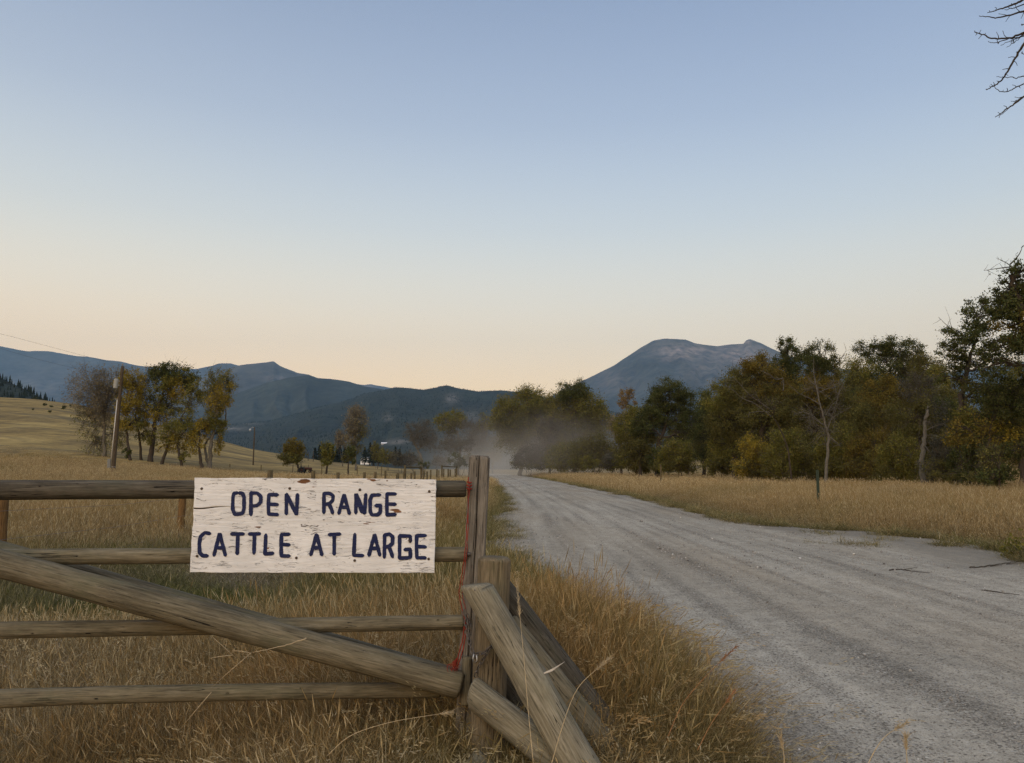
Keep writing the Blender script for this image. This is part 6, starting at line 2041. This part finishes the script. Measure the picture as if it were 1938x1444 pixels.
def weed(px, py, Y, label):
    b = on_ground(px, Y)
    g = thing('leafy_weed', b, label, 'plant')
    rng = np.random.default_rng(8)
    mb, lb = MB(), MB()
    n = 16
    a = rng.uniform(0, 6.28, n); r_ = rng.uniform(.1, .42, n)
    tip = b + np.stack([r_ * np.cos(a), r_ * np.sin(a), rng.uniform(.08, .34, n)], -1)
    st = np.repeat(b[None], n, 0)
    twigs(mb, st, (st + tip) / 2 + [0, 0, .06], tip, .006, .003)
    link('stem', mb.mesh('stem', b), M_TWIG, g)
    C = np.repeat(tip, 26, 0) + rng.normal(0, .07, (n * 26, 3))
    C[:, 2] = np.maximum(C[:, 2], b[2] + .02)
    leaves(lb, C, .032, 0, .6, rng)
    link('foliage', lb.mesh('foliage', b, False), LEAF['olive'], g)


weed(1938, 1055, 13.2, 'small leafy weed on the right gravel edge at the picture border')


def seed_stem(pts, label, c, w=.0019, head=(.07, .004), name='grass_stem'):
    q = np.array([P(a, b_, Y) for a, b_, Y in pts])
    k = np.linspace(0, len(q) - 1, 14)
    q = np.stack([np.interp(k, np.arange(len(q)), q[:, i]) for i in range(3)], -1)
    for _ in range(3): q[1:-1] = (q[:-2] + 2 * q[1:-1] + q[2:]) / 4
    mb = MB(); tube(mb, q, np.linspace(w, w * .5, 14), 5)
    d = q[-1] - q[-3]; d /= np.linalg.norm(d)
    rng = np.random.default_rng(int(pts[0][0]))
    n = 60
    t_ = rng.uniform(-.5, 1, n)
    C = q[-1] + d * (t_ * head[0])[:, None] + rng.normal(0, head[1] * .35, (n, 3))
    e = C + (d + rng.normal(0, .35, (n, 3))) * .02
    twigs(mb, C, (C + e) / 2, e, .0011, .0003)
    o = link(name, mb.mesh(name, q[0]), c, loc=q[0])
    tag(o, label, 'grass stem', 'single grass stems leaning over the road edge')


M_ORANGE = plain('orange_seed', (.34, .17, .075), .9, .3, 60)
M_CREAM = plain('cream_seed', (.46, .36, .22), .9, .3, 60)
seed_stem([(1262, 1400, 3.6), (1290, 1330, 3.6), (1340, 1275, 3.55), (1372, 1244, 3.5)], 'stem with an orange seed head leaning over the road edge', M_ORANGE)
seed_stem([(1320, 1420, 3.4), (1345, 1370, 3.4), (1378, 1324, 3.4)], 'short stem with a pinkish seed head below the orange one', M_ORANGE, head=(.04, .004))
seed_stem([(1640, 1452, 2.6), (1655, 1420, 2.6), (1675, 1392, 2.6), (1700, 1377, 2.6)], 'pale bent stem rising from the bottom edge in front of the road', M_CREAM, head=(.03, .003))
seed_stem([(1718, 1460, 2.5), (1716, 1430, 2.5), (1715, 1412, 2.5)], 'short upright pale stem at the bottom edge in front of the road', M_CREAM, head=(.03, .004))
seed_stem([(1485, 1460, 3.0), (1484, 1430, 3.0), (1480, 1408, 3.0)], 'short green tipped stem at the bottom edge left of the pale bent one', M_CREAM, head=(.03, .005))
seed_stem([(1010, 1450, 3.2), (1000, 1350, 3.25), (992, 1250, 3.3), (982, 1145, 3.35)], 'tall pale stem crossing in front of the brace logs', M_CREAM, head=(.10, .004))
seed_stem([(1040, 1460, 3.0), (1062, 1380, 3.0), (1090, 1300, 3.0), (1135, 1262, 3.0)], 'bent pale stem at the lower end of the brace logs', M_CREAM, head=(.05, .004))
seed_stem([(620, 1430, 3.4), (660, 1390, 3.4), (740, 1365, 3.4), (840, 1350, 3.4)], 'long pale stem lying over the grass below the lowest rail', M_CREAM, head=(.03, .003))

# ------------------------------------------------------------------ dust hanging over the road and haze
def dust():
    c = np.array([3.0, 170.0, 3.6]); r = np.array([29.0, 66.0, 14.0])
    import bmesh
    bm = bmesh.new(); bmesh.ops.create_icosphere(bm, subdivisions=3, radius=1.0)
    for v in bm.verts:
        v.co = Vector((v.co.x * r[0], v.co.y * r[1], max(v.co.z * r[2], -4.0)))
    me = bpy.data.meshes.new('dust_cloud'); bm.to_mesh(me); bm.free()
    t = NT('road_dust')
    t.n.remove(t.bsdf)
    pv = t.node('ShaderNodeVolumePrincipled')
    pv.inputs['Color'].default_value = (.96, .91, .83, 1)
    v = t.coord('Object', (1 / r[0], 1 / r[1], 1 / r[2]))
    ln = t.node('ShaderNodeVectorMath', operation='LENGTH'); t.l.new(v, ln.inputs[0])
    fall = t.math('SUBTRACT', 1.0, ln.outputs['Value'], clamp=True)
    fall = t.math('POWER', fall, 1.5)
    n = t.noise(t.coord('Object', (.05, .03, .09)), 1.0, 4, .6)
    n = t.math('MULTIPLY', t.math('SUBTRACT', n, .33, clamp=True), 4.0)
    sep = t.node('ShaderNodeSeparateXYZ'); t.l.new(v, sep.inputs[0])
    # thickest over the roadway, thinning upwards
    low = t.ramp(sep.outputs[2], [(.0, 1.0), (.8, .2)])
    den = t.math('MULTIPLY', t.math('MULTIPLY', fall, n), t.math('MULTIPLY', low, DUST))
    t.l.new(den, pv.inputs['Density'])
    t.l.new(pv.outputs[0], t.n['Material Output'].inputs['Volume'])
    o = link('dust_cloud', me, t.m, loc=c)
    tag(o, 'pale dust hanging over the far end of the gravel road', 'dust', kind='stuff')


DUST = .031
HAZE = 3.9e-5
dust()


def haze():
    mb = MB(); box(mb, (-15500, -3200, -8), (15500, 15500, 2600))
    t = NT('haze_air')
    t.n.remove(t.bsdf)
    pv = t.node('ShaderNodeVolumePrincipled')
    pv.inputs['Color'].default_value = (.34, .64, 1.0, 1)
    pv.inputs['Density'].default_value = HAZE
    t.l.new(pv.outputs[0], t.n['Material Output'].inputs['Volume'])
    o = link('haze', mb.mesh('haze', smooth_shade=False), t.m)
    tag(o, 'thin blue evening haze over the whole valley', 'haze', kind='stuff')


haze()
